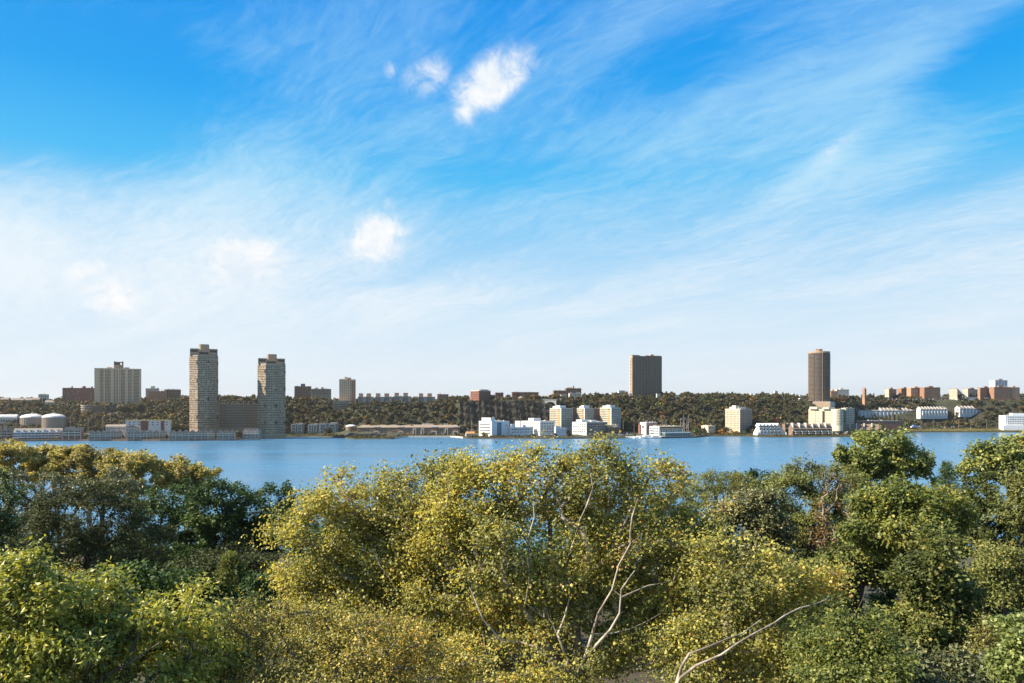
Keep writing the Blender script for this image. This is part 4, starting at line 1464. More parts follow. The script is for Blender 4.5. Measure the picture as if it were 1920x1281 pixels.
seawall("dark seawall in front of the white buildings and marina", 880, 1180, 1.8, M_darkc)

# reeds: thousands of blades as one stuff object
def reeds():
    n = 26000
    px = rng.uniform(1672, 1930, n)
    t = rng.uniform(6, 52, n)
    t = 4 + (t - 4) * np.clip((px - 1665) / 40, .2, 1)
    Y = shore(px) + t
    z = far_z(px, t) + .4
    h = rng.uniform(1.2, 2.8, n)
    X = (px - 960) / F * Y
    w = rng.uniform(.3, .7, n)
    a = rng.uniform(0, math.pi, n)
    lx, ly = np.cos(a) * w, np.sin(a) * w
    V = np.stack([np.stack([X - lx, Y - ly, z], 1), np.stack([X + lx, Y + ly, z], 1), np.stack([X + rng.normal(0, .5, n), Y + rng.normal(0, .5, n), z + h], 1)], 1).reshape(-1, 3)
    fc = np.arange(n * 3).reshape(-1, 3)
    m = leafmat("reed_leaf", [(0, (.10, .09, .03)), (.5, (.17, .15, .045)), (1, (.27, .21, .09))], .2)
    o = link("reeds", np_mesh("reeds", V, fc, [m], tone=np.clip(rng.normal(.5, .22, n) + np.sin(px * .05) * .15, 0, 1)))
    setp(o, "yellow-green reeds and marsh grass along the right shore", None, None, "stuff")
reeds()

# --- utility poles
def pole_mesh(h):
    mb = MB()
    mb.tube((0, 0, -3), (0, 0, h), .32, .2)
    mb.box(-1.6, 1.6, -.12, .12, h - 1.6, h - 1.3)
    mb.box(-1.2, 1.2, -.12, .12, h - 3.0, h - 2.7)
    for x in (-1.4, -.7, .7, 1.4):
        mb.box(x - .1, x + .1, -.1, .1, h - 1.299, h - .9)
    return mb.mesh("utility_pole", M_pole)
pm = pole_mesh(14)
for px, yb, D, where in [(132, 801, 1190, "left of the motel, nearest the domed tanks"), (165.5, 802, 1190, "between tanks and motel above the gabled row"), (193, 802, 1195, "with double crossarm left of the motel"), (207, 801, 1200, "just left of the motel wall"), (231, 800, 1205, "at the motel's left corner"),
                         (884, 806, 1260, "left of the brilliant white block"), (1168.5, 806, 1320, "right of the glazed apartment blocks"), (1189, 806, 1320, "between glazed blocks and marina warehouse"), (1198, 805, 1320, "by the small red house"), (1207, 803, 1310, "behind the warehouse roof"),
                         (1618.5, 803, 1500, "before the red depot's left end"), (1656, 803, 1500, "before the middle of the red depot"), (1692, 803, 1510, "at the red depot's right end"), (1727, 802, 1590, "above the shrink-wrapped boats"), (1751, 803, 1590, "standing at the reeds right of the boats"), (1797.5, 802, 1590, "below the rear white terrace"), (1820, 802, 1590, "below the rightmost white terrace"), (1850, 801, 1590, "left of the white office"), (1875, 801, 1590, "beside the white office")]:
    o = link("utility_pole", pm, None, P(px, yb, D))
    o.scale = (1, 1, 1.25)
    setp(o, "weathered utility pole " + where, "utility pole", "utility poles along the far shore")
mm = MB()
mm.tube((0, 0, -2), (0, 0, 17), .16, .09)
mm.tube((-1.4, 0, 9), (1.4, 0, 9), .08)
mast = mm.mesh("mast", M_white)
for px, h in ((1243, 1.0), (1246.5, .8), (1249, 1.1), (1276, 1.2), (1281, 1.5), (1283, 1.3), (1288, 1.1), (1290.5, 1.4)):
    o = link("sail_mast", mast, None, P(px, 806, 1300))
    o.scale = (1, 1, h)
    setp(o, "bare white mast " + ("beyond the restaurant roof" if px < 1260 else "beyond the restaurant's right end"), "mast", "boat masts beyond the restaurant")
pl = MB()
pl.tube((0, 0, -3), (0, 0, 2.6), .3, .25)
plm = pl.mesh("mooring_pile", M_darkc)
for px, D in ((527, 1250), (532, 1246), (540, 1240), (546, 1236), (553, 1240)):
    o = link("mooring_pile", plm, None, ((px - 960) / F * D, D, 0))
    setp(o, "dark mooring pile standing in the water off the shore lawn", "mooring pile", "mooring piles off the shore lawn")

# --- boats
def yacht(label, px, py, D, L, deg, wrapped=False, group=None):
    z = 0.0 if not wrapped else P(px, py, D).z
    root = empty("motor_yacht", ((px - 960) / F * D, D, z), R(deg), label, "boat", group)
    w = L * .14
    q = MB()
    st = [(-.5, .9, 0), (-.2, 1, 0), (.15, 1, .05), (.35, .7, .12), (.5, .03, .25)]
    for (xa, wa, ha), (xb, wb, hb) in zip(st[:-1], st[1:]):
        for s in (-1, 1):
            p = [(xa * L, s * w * wa * .6, -.3), (xb * L, s * w * wb * .5, -.3), (xb * L, s * w * wb, L * .09 + hb * L * .15), (xa * L, s * w * wa, L * .09 + ha * L * .15)]
            q.face(p if s < 0 else p[::-1])
        q.face([(xa * L, -w * wa, L * .09 + ha * L * .15), (xb * L, -w * wb, L * .09 + hb * L * .15), (xb * L, w * wb, L * .09 + hb * L * .15), (xa * L, w * wa, L * .09 + ha * L * .15)])
    q.face([(-.5 * L, w * .9 * .6, -.3), (-.5 * L, -w * .9 * .6, -.3), (-.5 * L, -w * .9, L * .09), (-.5 * L, w * .9, L * .09)])
    q.build("hull", M_white, root)
    q = MB()
    q.prism([(-.38 * L, -w * .75), (.12 * L, -w * .75), (.26 * L, -w * .3), (.26 * L, w * .3), (.12 * L, w * .75), (-.38 * L, w * .75)], L * .095, L * .19, top=.88)
    q.build("cabin", M_white if not wrapped else paint("blue_tarp", (.12, .2, .5)), root)
    q = MB()
    q.box(-.3 * L, .1 * L, -w * .76, w * .76, L * .13, L * .165)
    q.build("cabin_window", G_dark, root)
    q = MB()
    q.box(-.3 * L, 0, -w * .5, w * .5, L * .195, L * .215)
    q.tube((-.25 * L, 0, L * .215), (-.25 * L, 0, L * .30), .1)
    q.build("flybridge", M_white, root)
for i, (px, D, L, deg, lb) in enumerate([(1177, 1242, 14, 165, "small white motor boat leftmost at the marina"), (1186, 1240, 15, 160, "white motor boat second from left at the marina"), (1199, 1236, 22, 172, "white motor yacht with a dark window band at the marina"),
                              (1212, 1233, 26, 176, "largest white motor yacht alongside the restaurant"), (1226, 1231, 24, 178, "white motor yacht under the restaurant's white side")]):
    yacht(lb, px, 0, D, L, deg, group="motor yachts at the marina")
for px, py, D, L, deg, lb, wr in [(1717, 801.5, 1600, 22, 8, "boat with a blue tarp stored ashore behind the reeds", True), (1733, 800, 1600, 18, 8, "pale boat stored ashore right of the blue-tarped boat", False), (1801, 801, 1610, 20, 6, "white wrapped boat stored ashore below the rear white terrace", False), (1753, 801, 1600, 5, 80, "small upright white boat stored behind the reeds", False)]:
    yacht(lb, px, py, D, L, deg, True if wr else False, "boats stored ashore behind the reeds")

# --- parked cars (a few pixels each)
def car_mesh(i, mt):
    mb = MB()
    mb.box(-2.2, 2.2, -.9, .9, .3, .95, 0)
    mb.prism([(-1.4, -.8), (1.0, -.8), (1.0, .8), (-1.4, .8)], .953, 1.55, 1, top=.85)
    for x in (-1.4, 1.4):
        for y in (-.92, .92):
            mb.tube((x, y - .1, .33), (x, y + .1, .33), .33, n=8, mi=2)
    return mb.mesh("parked_car", [mt, G_dark, M_dgrey])
cars = [(n, car_mesh(i, paint("car_paint_" + n, c, .3, .03, spec=.6))) for i, (n, c) in enumerate((("white", (.8, .8, .8)), ("silver", (.5, .52, .55)), ("dark blue", (.04, .06, .14)), ("red", (.4, .05, .04)), ("black", (.03, .03, .03))))]
lots = [("before the brilliant white block", 902, 958, 822.0, 1226, 16), ("between square-window office and marina", 1138, 1182, 815.5, 1262, 20), ("in the second row between office and marina", 1142, 1180, 813, 1276, 14), ("along the ridge road left of the red brick block", 590, 622, 753, 1415, 8), ("along the ridge road under the right apartments", 1662, 1800, 749, 1690, 18), ("on the cliff-top road", 925, 958, 750.8, 1395, 7), ("behind the reeds near the stored boats", 1765, 1792, 801.5, 1605, 6)]
for where, a, b, y, D, n in lots:
    for k in range(n):
        nm, me = cars[random.choice((0, 0, 0, 1, 1, 2, 4, 3))]
        px = a + (b - a) * (k + .5) / n + random.uniform(-.3, .3)
        o = link("parked_car", me, None, P(px, y, D) + Vector((0, 0, 0)), random.choice((1.4, 1.75, 0.1, 1.57)))
        setp(o, nm + " car parked " + where, "car", "cars parked " + where)

# ------------------------------------------------------------------ trees of the far bank
FARC = {
    "dark green": leafmat("far_dark_green", [(0, (.028, .028, .012)), (.5, (.060, .060, .022)), (1, (.11, .10, .038))], .25),
    "olive": leafmat("far_olive", [(0, (.036, .031, .012)), (.5, (.082, .070, .026)), (1, (.14, .12, .042))], .25),
    "brownish": leafmat("far_brownish", [(0, (.042, .028, .011)), (.5, (.085, .058, .020)), (1, (.145, .10, .036))], .25),
    "ochre": leafmat("far_ochre", [(0, (.09, .06, .015)), (.5, (.17, .12, .028)), (1, (.26, .19, .05))], .3),
    "bright orange": leafmat("far_orange", [(0, (.20, .08, .015)), (.5, (.36, .15, .02)), (1, (.46, .22, .04))], .3),
    "light green": leafmat("far_light_green", [(0, (.055, .075, .018)), (.5, (.11, .14, .03)), (1, (.18, .20, .05))], .3),
    "red-brown": leafmat("far_red", [(0, (.06, .022, .016)), (.5, (.11, .04, .028)), (1, (.15, .065, .04))], .25),
}
B_dark = bark("dark_bark", (.03, .024, .018), (.07, .055, .042))

def unit(v):
    return v / (np.linalg.norm(v, axis=-1, keepdims=True) + 1e-9)

def leaf_geo(p, nrm, axis, ln, wd, fold):
    """folded four-point leaves: two triangles each"""
    axis = unit(axis - nrm * (axis * nrm).sum(1, keepdims=True))
    side = np.cross(nrm, axis)
    ln, wd = ln[:, None], wd[:, None]
    a, tip = p, p + axis * ln
    m = p + axis * ln * .45 - nrm * wd * fold
    V = np.stack([a, m + side * wd * .5, tip, m - side * wd * .5], 1).reshape(-1, 3)
    k = np.arange(len(p))[:, None] * 4
    Fc = np.concatenate([k + np.array([[0, 1, 2]]), k + np.array([[0, 2, 3]])], 1).reshape(-1, 3)
    return V, Fc

def far_shape(seed, n=230, tall=1.0):
    r = np.random.default_rng(seed)
    nl = r.integers(7, 11)
    cen = unit(r.normal(size=(nl, 3))) * r.uniform(.25, .62, (nl, 1)) * np.array([1, 1, .8 * tall])
    cen[:, 2] = cen[:, 2] * .9
    rad = r.uniform(.32, .52, nl)
    k = r.integers(0, nl, n)
    d = unit(r.normal(size=(n, 3)))
    d[:, 2] = np.where(d[:, 2] < -.5, -d[:, 2], d[:, 2])
    p = cen[k] + d * rad[k][:, None] * r.uniform(.75, 1.08, (n, 1))
    p[:, 2] += .15
    nrm = unit(d + r.normal(size=(n, 3)) * .45)
    ax = r.normal(size=(n, 3))
    V, Fc = leaf_geo(p, nrm, ax, r.uniform(.28, .46, n), r.uniform(.26, .42, n), .15)
    tone = np.clip(.5 + r.normal(0, .14, nl)[k] + r.normal(0, .17, n), 0, 1)
    return V, Fc, np.repeat(tone, 2)

SHAPES_ALL = [far_shape(100 + i) for i in range(7)] + [far_shape(200, 220, 1.7), far_shape(201, 220, 1.6)]
SHAPES = SHAPES_ALL
def lite(sh):
    """every second leaf clump, a little larger, for the trees merged into the woods"""
    V, Fc, tone = sh
    q = V.reshape(-1, 4, 3)[::2]
    c = q.mean(1, keepdims=True)
    q = c + (q - c) * 1.35
    m = len(q)
    k = np.arange(m)[:, None] * 4
    return q.reshape(-1, 3), np.concatenate([k + np.array([[0, 1, 2]]), k + np.array([[0, 2, 3]])], 1).reshape(-1, 3), np.repeat(tone[::2][::2], 2)[:2 * m]
LITE = [lite(x) for x in SHAPES]
def far_crown_world(shape, loc, rad, hgt, rz):
    V, Fc, tone = LITE[shape]
    c, s = math.cos(rz), math.sin(rz)
    M = np.array([[c * rad, -s * rad, 0], [s * rad, c * rad, 0], [0, 0, hgt]])
    return V @ M.T + np.array(loc), Fc, tone

FAR_ME = {}
def far_mesh(shape, colour):
    key = (shape, colour)
    if key not in FAR_ME:
        V, Fc, tone = SHAPES[shape]
        FAR_ME[key] = np_mesh("far_crown", V, Fc, [FARC[colour]], tone=tone)
    return FAR_ME[key]
tk = MB()
tk.tube((0, 0, -4), (0, 0, 6), .45, .25, n=5)
FAR_TRUNK = tk.mesh("far_trunk", B_dark)

def zone(px):
    for lim, t in ((60, "behind the domed tanks"), (150, "between the domed tanks and the tan slab tower"), (280, "below the broad tan slab tower"), (355, "between tan slab tower and taller twin tower"), (410, "by the taller twin tower"), (484, "around the slab joining the twin towers"),
                   (620, "right of the shorter twin tower"), (670, "below the brown mid-rise tower"), (780, "above the left half of the brick residence"), (875, "above the right end of the brick residence"), (1045, "around the dark rock cliff"), (1170, "behind the three glazed blocks"),
                   (1260, "below the dark slab tower"), (1360, "left of the cream ribbed block"), (1412, "around the cream ribbed block"), (1512, "left of the round tower"), (1610, "around the round tower"), (1725, "above the longest white terrace"), (1845, "around the shorter white terraces"), (3000, "above the white office at right")):
        if px < lim:
            return t

def blocked(px, D, r_m, ztop):
    rp = r_m / D * F
    ytop = HZ - (ztop - EYE) / D * F
    for x0, x1, Db, yb in SPANS:
        if x0 - rp * .55 < px < x1 + rp * .55:
            if Db - 4 - r_m < D < Db + 17:
                if D < Db - r_m * .5 and ytop > yb - 5:
                    continue
                return True
            if D <= Db - 4 - r_m and ytop < yb - 6:
                return True
    return False

far = []
def far_add(px, t, rad, hgt, colour, trunkh, where):
    D = float(shore(px)) + t
    z = float(far_z(px, t))
    for k in (1.0, .75, .55, .4):                  # smaller growth where a full tree would stand in front of a building
        zc = z + trunkh * k + hgt * k * .55
        if not blocked(px, D, rad * k, zc + hgt * k * .9):
            break
    else:
        return
    far.append(dict(px=px, D=D, loc=((px - 960) / F * D, D, zc), rad=rad * k, hgt=hgt * k, z=z, colour=colour, where=where, shape=random.randrange(7) if random.random() < .93 else random.choice((7, 8)), rz=random.uniform(0, 6.28)))

def pick(px, tier):
    w = {"dark green": 4.5, "olive": 5, "brownish": 2.6, "ochre": .7, "light green": .35}
    if tier == "skyline":
        w = {"dark green": 3, "olive": 4, "brownish": 3.5, "ochre": 1.4}
        if 820 < px < 1180:
            w = {"dark green": 1.5, "olive": 2.5, "brownish": 4, "ochre": 3}
        if 1300 < px < 1515:
            w = {"dark green": 2, "olive": 2, "brownish": 6, "ochre": .7}
    elif tier == "shore":
        w = {"dark green": 3, "olive": 4, "light green": 1.5, "ochre": 1.6, "red-brown": .6, "brownish": 1}
    if tier == "slope":                            # autumn colour comes in drifts
        v = math.sin(px * .045 + 1) + math.sin(px * .113) + random.uniform(-.8, .8)
        if v > .9:
            w = {"dark green": 1.5, "olive": 3, "brownish": 5, "ochre": 1.6, "red-brown": .5}
        elif v < -.9:
            w = {"dark green": 7, "olive": 3, "brownish": .6}
    return random.choices(list(w), list(w.values()))[0]

px = -60.0
while px < 1990:                                   # wooded slope and ridge top
    a, b = float(t_foot(px)), float(t_top(px))
    cl = 868 < px < 1045
    t = a - 6
    while t < b + 6:
        if not cl or t < a + 4:
            far_add(px + random.uniform(-5, 5), t + random.uniform(-7, 7), random.uniform(3.6, 8.6), random.uniform(3.8, 8.0), pick(px, "slope"), random.uniform(1, 4), "slope")
        t += random.uniform(10, 14.5)
    for t in (b + 10, b + 26, b + 48, b + 85):
        if random.random() < (.62 if t > b + 20 else .5):
            far_add(px + random.uniform(-5, 5), t + random.uniform(-8, 8), random.uniform(4.0, 7.0), random.uniform(4.0, 6.5), pick(px, "skyline"), random.uniform(1.5, 4), "skyline")
    px += random.uniform(6, 9)
px = -60.0
while px < 1990:                                   # strip along the water
    if not (885 < px < 1185) and not (1660 < px):
        for t in (10, 24, 45):
            if random.random() < .42:
                far_add(px, t + random.uniform(-4, 8), random.uniform(1.8, 3.6), random.uniform(1.6, 3.2), pick(px, "shore"), .2, "shore")
    px += random.uniform(5, 9)
px = 1690.0
while px < 1990:                                   # behind the reeds
    for t in (62, 72, 86):
        if random.random() < .7:
            far_add(px, t + random.uniform(-4, 6), random.uniform(3, 6), random.uniform(2.5, 5), random.choice(("olive", "dark green", "olive")), 0.5, "shore")
    px += random.uniform(6, 10)
px = 886.0
while px < 1000:                                   # grey-green shrubs before the white block
    far_add(px, random.uniform(5, 18), random.uniform(2.0, 4), random.uniform(1.8, 3.2), random.choice(("olive", "dark green", "light green")), .2, "shore")
    px += random.uniform(4, 8)

SPANS_KEEP = SPANS
special = [(1345, 26, 6.5, 5.5, "bright orange"), (1354, 24, 6.8, 5.8, "bright orange"), (1373, 24, 6, 5, "bright orange"), (1382, 24, 5.5, 4.4, "bright orange"), (1364, 22, 4.5, 3.6, "ochre"),
           (1396, 16, 4, 4, "light green"), (1301, 40, 6, 8, "light green"), (1307, 44, 5.5, 7, "light green"), (1320, 70, 6, 9, "ochre"), (229, 16, 4.6, 4.6, "red-brown"), (312, 14, 4.4, 4.2, "red-brown"), (404, 16, 4.4, 4, "dark green"), (446, 14, 8.5, 7, "dark green"),
           (277, 52, 8, 5, "bright orange"), (299, 56, 7, 4.5, "ochre"), (188, 40, 5.5, 4, "ochre"), (162, 28, 5, 4.5, "dark green"), (154, 34, 4, 4, "ochre"), (348, 46, 7, 5.5, "light green"), (333, 40, 6, 4, "ochre"), (385, 26, 5, 3.5, "bright orange"), (759, 8, 2.8, 2.8, "bright orange"),
           (668, 10, 4.6, 4.4, "olive"), (681, 9, 3.3, 3.2, "olive"), (687, 9, 3, 3, "brownish"), (695, 9, 3.5, 3.6, "dark green"), (709, 9, 3.8, 3.6, "olive"), (719, 9, 3.2, 3.2, "dark green"), (797, 10, 3.8, 3.2, "dark green"), (809, 10, 3, 3.2, "olive"), (855, 10, 3.6, 3.4, "brownish"), (867, 12, 4.2, 4, "ochre"),
           (907, 20, 4.5, 5.2, "light green"), (913, 14, 3.5, 4, "ochre"), (933, 12, 3, 2.6, "olive"), (1000, 14, 4, 3.5, "olive"), (1150, 26, 4, 3.4, "olive"), (1041, 24, 4, 4, "olive"), (1060, 48, 6, 6, "olive"), (1068, 44, 5, 6, "brownish"),
           (1402, 40, 5.5, 7, "dark green"), (1411, 34, 5, 6, "dark green"), (614, 20, 9, 9, "dark green"), (470, 18, 5, 5, "dark green"), (507, 30, 4, 3.2, "red-brown"), (618, 8, 4.5, 3, "ochre")]
for px, t, r, h, c in special:
    D = float(shore(px)) + t
    z = float(far_z(px, t))
    far.append(dict(px=px, D=D, loc=((px - 960) / F * D, D, z + .3 + h * .6), rad=r, hgt=h, z=z, colour=c, where="shore", shape=random.randrange(7), rz=random.uniform(0, 6.28), keep=True))

far.sort(key=lambda f: (not f.get("keep"), -f["rad"] * f["hgt"] / f["D"] ** 2 * (1.0 if 0 < f["px"] < 1920 else .1)))
def tier(f):
    if f["where"] != "slope":
        return TIER[f["where"]]
    u = (f["D"] - float(shore(f["px"])) - float(t_foot(f["px"]))) / max(1, float(t_top(f["px"]) - t_foot(f["px"])))
    return "at the foot of the slope " if u < .2 else "low on the slope " if u < .5 else "high on the slope " if u < .85 else "at the brow of the slope "
def size(f):
    return "small " if f["rad"] < 5.2 else "broad " if f["rad"] > 6.9 else ""
TIER = {"slope": "on the wooded slope ", "skyline": "on the ridge top ", "shore": "near the water "}
def short(t):
    while len(t.split()) > 16 and " the " in t:
        t = t.replace(" the ", " ", 1)
    return t
for f in far[:290]:
    root = empty("shrub" if f["rad"] < 3.4 else "hillside_tree", (f["loc"][0], f["loc"][1], f["z"]), f["rz"], short((size(f) if f["rad"] >= 3.4 else "") + f["colour"] + (" bush " if f["rad"] < 3.4 else " tree ") + tier(f) + zone(f["px"])), "bush" if f["rad"] < 3.4 else "tree",
                 f["colour"] + " trees " + TIER[f["where"]] + zone(f["px"]))
    o = link("crown", far_mesh(f["shape"], f["colour"]), root, (0, 0, f["loc"][2] - f["z"]))
    o.scale = (f["rad"], f["rad"], f["hgt"])
    if f["rad"] >= 3.4:
        link("trunk", FAR_TRUNK, root)
Vs, Fs, Ts, Ms, off = [], [], [], [], 0
names = list(FARC)
for f in far[290:]:
    V, Fc, tone = far_crown_world(f["shape"], f["loc"], f["rad"], f["hgt"], f["rz"])
    Vs.append(V); Fs.append(Fc + off); Ts.append(tone); Ms.append(np.full(len(Fc), names.index(f["colour"])))
    off += len(V)
o = link("hillside_woods", np_mesh("hillside_woods", np.concatenate(Vs), np.concatenate(Fs), list(FARC.values()), np.concatenate(Ms), np.concatenate(Ts)))
setp(o, "dense green and brown woods covering the far ridge and slope", None, None, "stuff")
print("far trees", len(far), "triangles", sum(len(x) for x in Fs))

# hanging brush and scrub on slope, cliff foot and cliff top
def brush():
    n = 60000
    px = rng.uniform(-60, 1980, n)
    u = rng.uniform(0, 1, n)
    a, b = t_foot(px), t_top(px)
    t = a - 25 + (b - a + 60) * u
    cl = (px > 866) & (px < 1046)
    t = np.where(cl, np.where(u < .55, rng.uniform(112, 142, n), rng.uniform(158, 166, n)), t)
    D = shore(px) + t
    p = np.stack([(px - 960) / F * D, D, far_z(px, t) + rng.uniform(0, 1.6, n)], 1)
    ok = np.ones(n, bool)
    for x0, x1, Db, yb in SPANS:
        ok &= ~((px > x0 - 2) & (px < x1 + 2) & (D < Db + 20) & ((D > Db - 5) | (HZ - (p[:, 2] + 1 - EYE) / D * F < yb - 4)))
    p = p[ok]
    n = len(p)
    V, Fc = leaf_geo(p, unit(rng.normal(size=(n, 3)) + np.array([0, -.4, .6])), rng.normal(size=(n, 3)), rng.uniform(1.2, 2.6, n), rng.uniform(1.2, 2.4, n), .2)
    mi = rng.choice(3, n, p=[.45, .35, .2])
    o = link("scrub", np_mesh("scrub", V, Fc, [FARC["dark green"], FARC["olive"], FARC["brownish"]], np.repeat(mi, 2), np.repeat(np.clip(rng.normal(.45, .2, n), 0, 1), 2)))
    setp(o, "low green and brown scrub on the far slope and cliff foot", None, None, "stuff")
brush()

def shore_brush():
    segs = [(-60, 166, 2.5, 6, 900), (160, 488, 2.0, 5, 1800), (488, 560, 2.5, 6, 500), (556, 672, 2.5, 16, 1800), (664, 740, 2.5, 20, 2600), (738, 872, 3, 7, 900), (872, 960, 3, 12, 1400), (960, 1150, 2.5, 6, 900), (1292, 1412, 2, 20, 2600), (1405, 1660, 2, 12, 2800), (1655, 1700, 2, 30, 900)]
    px = np.concatenate([rng.uniform(a, b, k) for a, b, _, _, k in segs])
    t = np.concatenate([rng.uniform(c, d, k) for _, _, c, d, k in segs])
    n = len(px)
    D = shore(px) + t
    hh = rng.uniform(0, 1, n) ** 1.5 * (1.6 + 1.2 * np.sin(px * .7) * np.sin(px * .23))
    p = np.stack([(px - 960) / F * D, D, far_z(px, t) + np.maximum(hh, 0)], 1)
    V, Fc = leaf_geo(p, unit(rng.normal(size=(n, 3)) + np.array([0, -.3, .6])), rng.normal(size=(n, 3)), rng.uniform(.8, 1.8, n), rng.uniform(.7, 1.5, n), .2)
    clump = (np.sin(px * .31) + np.sin(px * .13 + 2)) * .25 + rng.normal(.5, .25, n)
    mi = np.clip((clump * 4).astype(int), 0, 3)
    o = link("shore_scrub", np_mesh("shore_scrub", V, Fc, [FARC["dark green"], FARC["olive"], FARC["brownish"], FARC["ochre"]], np.repeat(mi, 2), np.repeat(np.clip(rng.normal(.5, .2, n), 0, 1), 2)))
    setp(o, "low bushes and weeds along the far waterline", None, None, "stuff")
shore_brush()

# ------------------------------------------------------------------ park trees on the near bank
SPEC = {
    # stops, leaf length, width ratio, cluster radius, translucency, bark, mean tone, droop
    "plane": dict(mat=leafmat("plane_leaf", [(0, (0.1042, 0.1183, 0.0482)), (.35, (0.2502, 0.2537, 0.0801)), (.65, (0.4900, 0.4300, 0.1042)), (.85, (0.5704, 0.5376, 0.1203)), (1, (0.5704, 0.3224, 0.1203))], 0.46, .42, 0.3), ll=.160, wr=.95, rc=.72, bark=bark("plane_bark", (.15, .12, .09), (.38, .33, .265), 1.2), tone=.46),
    "fine_olive": dict(mat=leafmat("fine_olive_leaf", [(0, (0.1043, 0.1077, 0.0326)), (.4, (0.2397, 0.2260, 0.0565)), (.7, (0.3960, 0.3339, 0.0762)), (1, (0.5627, 0.3876, 0.0870))], .3, .5, .3), ll=.13, wr=.6, rc=.6, bark=bark("grey_brown_bark", (.10, .08, .06), (.2, .17, .13)), tone=.5),
    "ash": dict(mat=leafmat("ash_leaf", [(0, (0.0893, 0.1115, 0.0315)), (.4, (0.2432, 0.2785, 0.0513)), (.7, (0.4563, 0.4221, 0.0710)), (1, (0.4563, 0.4221, 0.1184))], 0.34, .42, 0.45), ll=.23, wr=.42, rc=.5, bark=bark("dark_ash_bark", (.05, .04, .03), (.11, .09, .07)), tone=.45, droop=.7),
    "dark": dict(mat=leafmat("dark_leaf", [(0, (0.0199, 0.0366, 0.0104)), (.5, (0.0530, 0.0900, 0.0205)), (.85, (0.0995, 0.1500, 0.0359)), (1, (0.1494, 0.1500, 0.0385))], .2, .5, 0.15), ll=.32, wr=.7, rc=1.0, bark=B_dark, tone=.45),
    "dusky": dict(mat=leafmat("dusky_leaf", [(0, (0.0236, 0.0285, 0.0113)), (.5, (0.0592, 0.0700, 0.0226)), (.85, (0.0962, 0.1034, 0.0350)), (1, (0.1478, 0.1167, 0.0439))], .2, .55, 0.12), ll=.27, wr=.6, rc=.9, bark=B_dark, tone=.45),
    "mid": dict(mat=leafmat("mid_green_leaf", [(0, (0.0458, 0.0569, 0.0178)), (.45, (0.1148, 0.1333, 0.0358)), (.8, (0.2085, 0.2223, 0.0586)), (1, (0.3334, 0.2669, 0.0733))], 0.36, .48, 0.25), ll=.28, wr=.7, rc=.8, bark=B_dark, tone=.5),
    "grey": dict(mat=leafmat("grey_green_leaf", [(0, (0.0489, 0.0572, 0.0251)), (.5, (0.1304, 0.1384, 0.0585)), (.85, (0.2445, 0.2331, 0.1044)), (1, (0.3260, 0.2406, 0.0940))], .2, .4, 0.3), ll=.28, wr=.7, rc=.8, bark=B_dark, tone=.5),
    "locust": dict(mat=leafmat("locust_leaf", [(0, (0.0732, 0.0862, 0.0236)), (.5, (0.1779, 0.1914, 0.0518)), (.85, (0.2721, 0.2680, 0.0739)), (1, (0.3977, 0.2872, 0.0739))], .3, .5, .3), ll=.25, wr=.5, rc=.85, bark=B_dark, tone=.48),
    "lump": dict(mat=leafmat("maple_leaf", [(0, (0.0608, 0.0832, 0.0251)), (.45, (0.1625, 0.1938, 0.0499)), (.8, (0.3033, 0.3045, 0.0730)), (1, (0.4333, 0.3506, 0.1041))], .3, .5, .35), ll=.38, wr=.8, rc=1.05, bark=B_dark, tone=.5),
    "yellowish": dict(mat=leafmat("yellowish_leaf", [(0, (0.0627, 0.0821, 0.0239)), (.4, (0.1522, 0.1819, 0.0437)), (.75, (0.3044, 0.3003, 0.0696)), (1, (0.5012, 0.3641, 0.0995))], 0.4, .5, .3), ll=.26, wr=.7, rc=.75, bark=B_dark, tone=.5),
    "amber": dict(mat=leafmat("amber_leaf", [(0, (0.1458, 0.1252, 0.0494)), (.4, (0.3080, 0.2711, 0.0878)), (.75, (0.4861, 0.4379, 0.1371)), (1, (0.4910, 0.3546, 0.1371))], 0.42, .5, .3), ll=.42, wr=.85, rc=1.0, bark=bark("plane_bark", (.17, .135, .10), (.46, .40, .32), 1.2), tone=.48),
    "rust": dict(mat=leafmat("rust_leaf", [(0, (0.0487, 0.0333, 0.0156)), (.5, (0.1299, 0.0777, 0.0261)), (1, (0.2436, 0.1553, 0.0418))], .3, .5, .3), ll=.24, wr=.7, rc=.7, bark=bark("pale_dead_bark", (.16, .13, .10), (.3, .26, .2)), tone=.5),
    "fresh": dict(mat=leafmat("fresh_leaf", [(0, (0.0705, 0.0975, 0.0306)), (.45, (0.1691, 0.2082, 0.0574)), (.8, (0.2819, 0.3124, 0.0957)), (1, (0.3947, 0.3644, 0.1340))], .35, .45, .35), ll=.22, wr=.8, rc=.55, bark=B_dark, tone=.52),
}

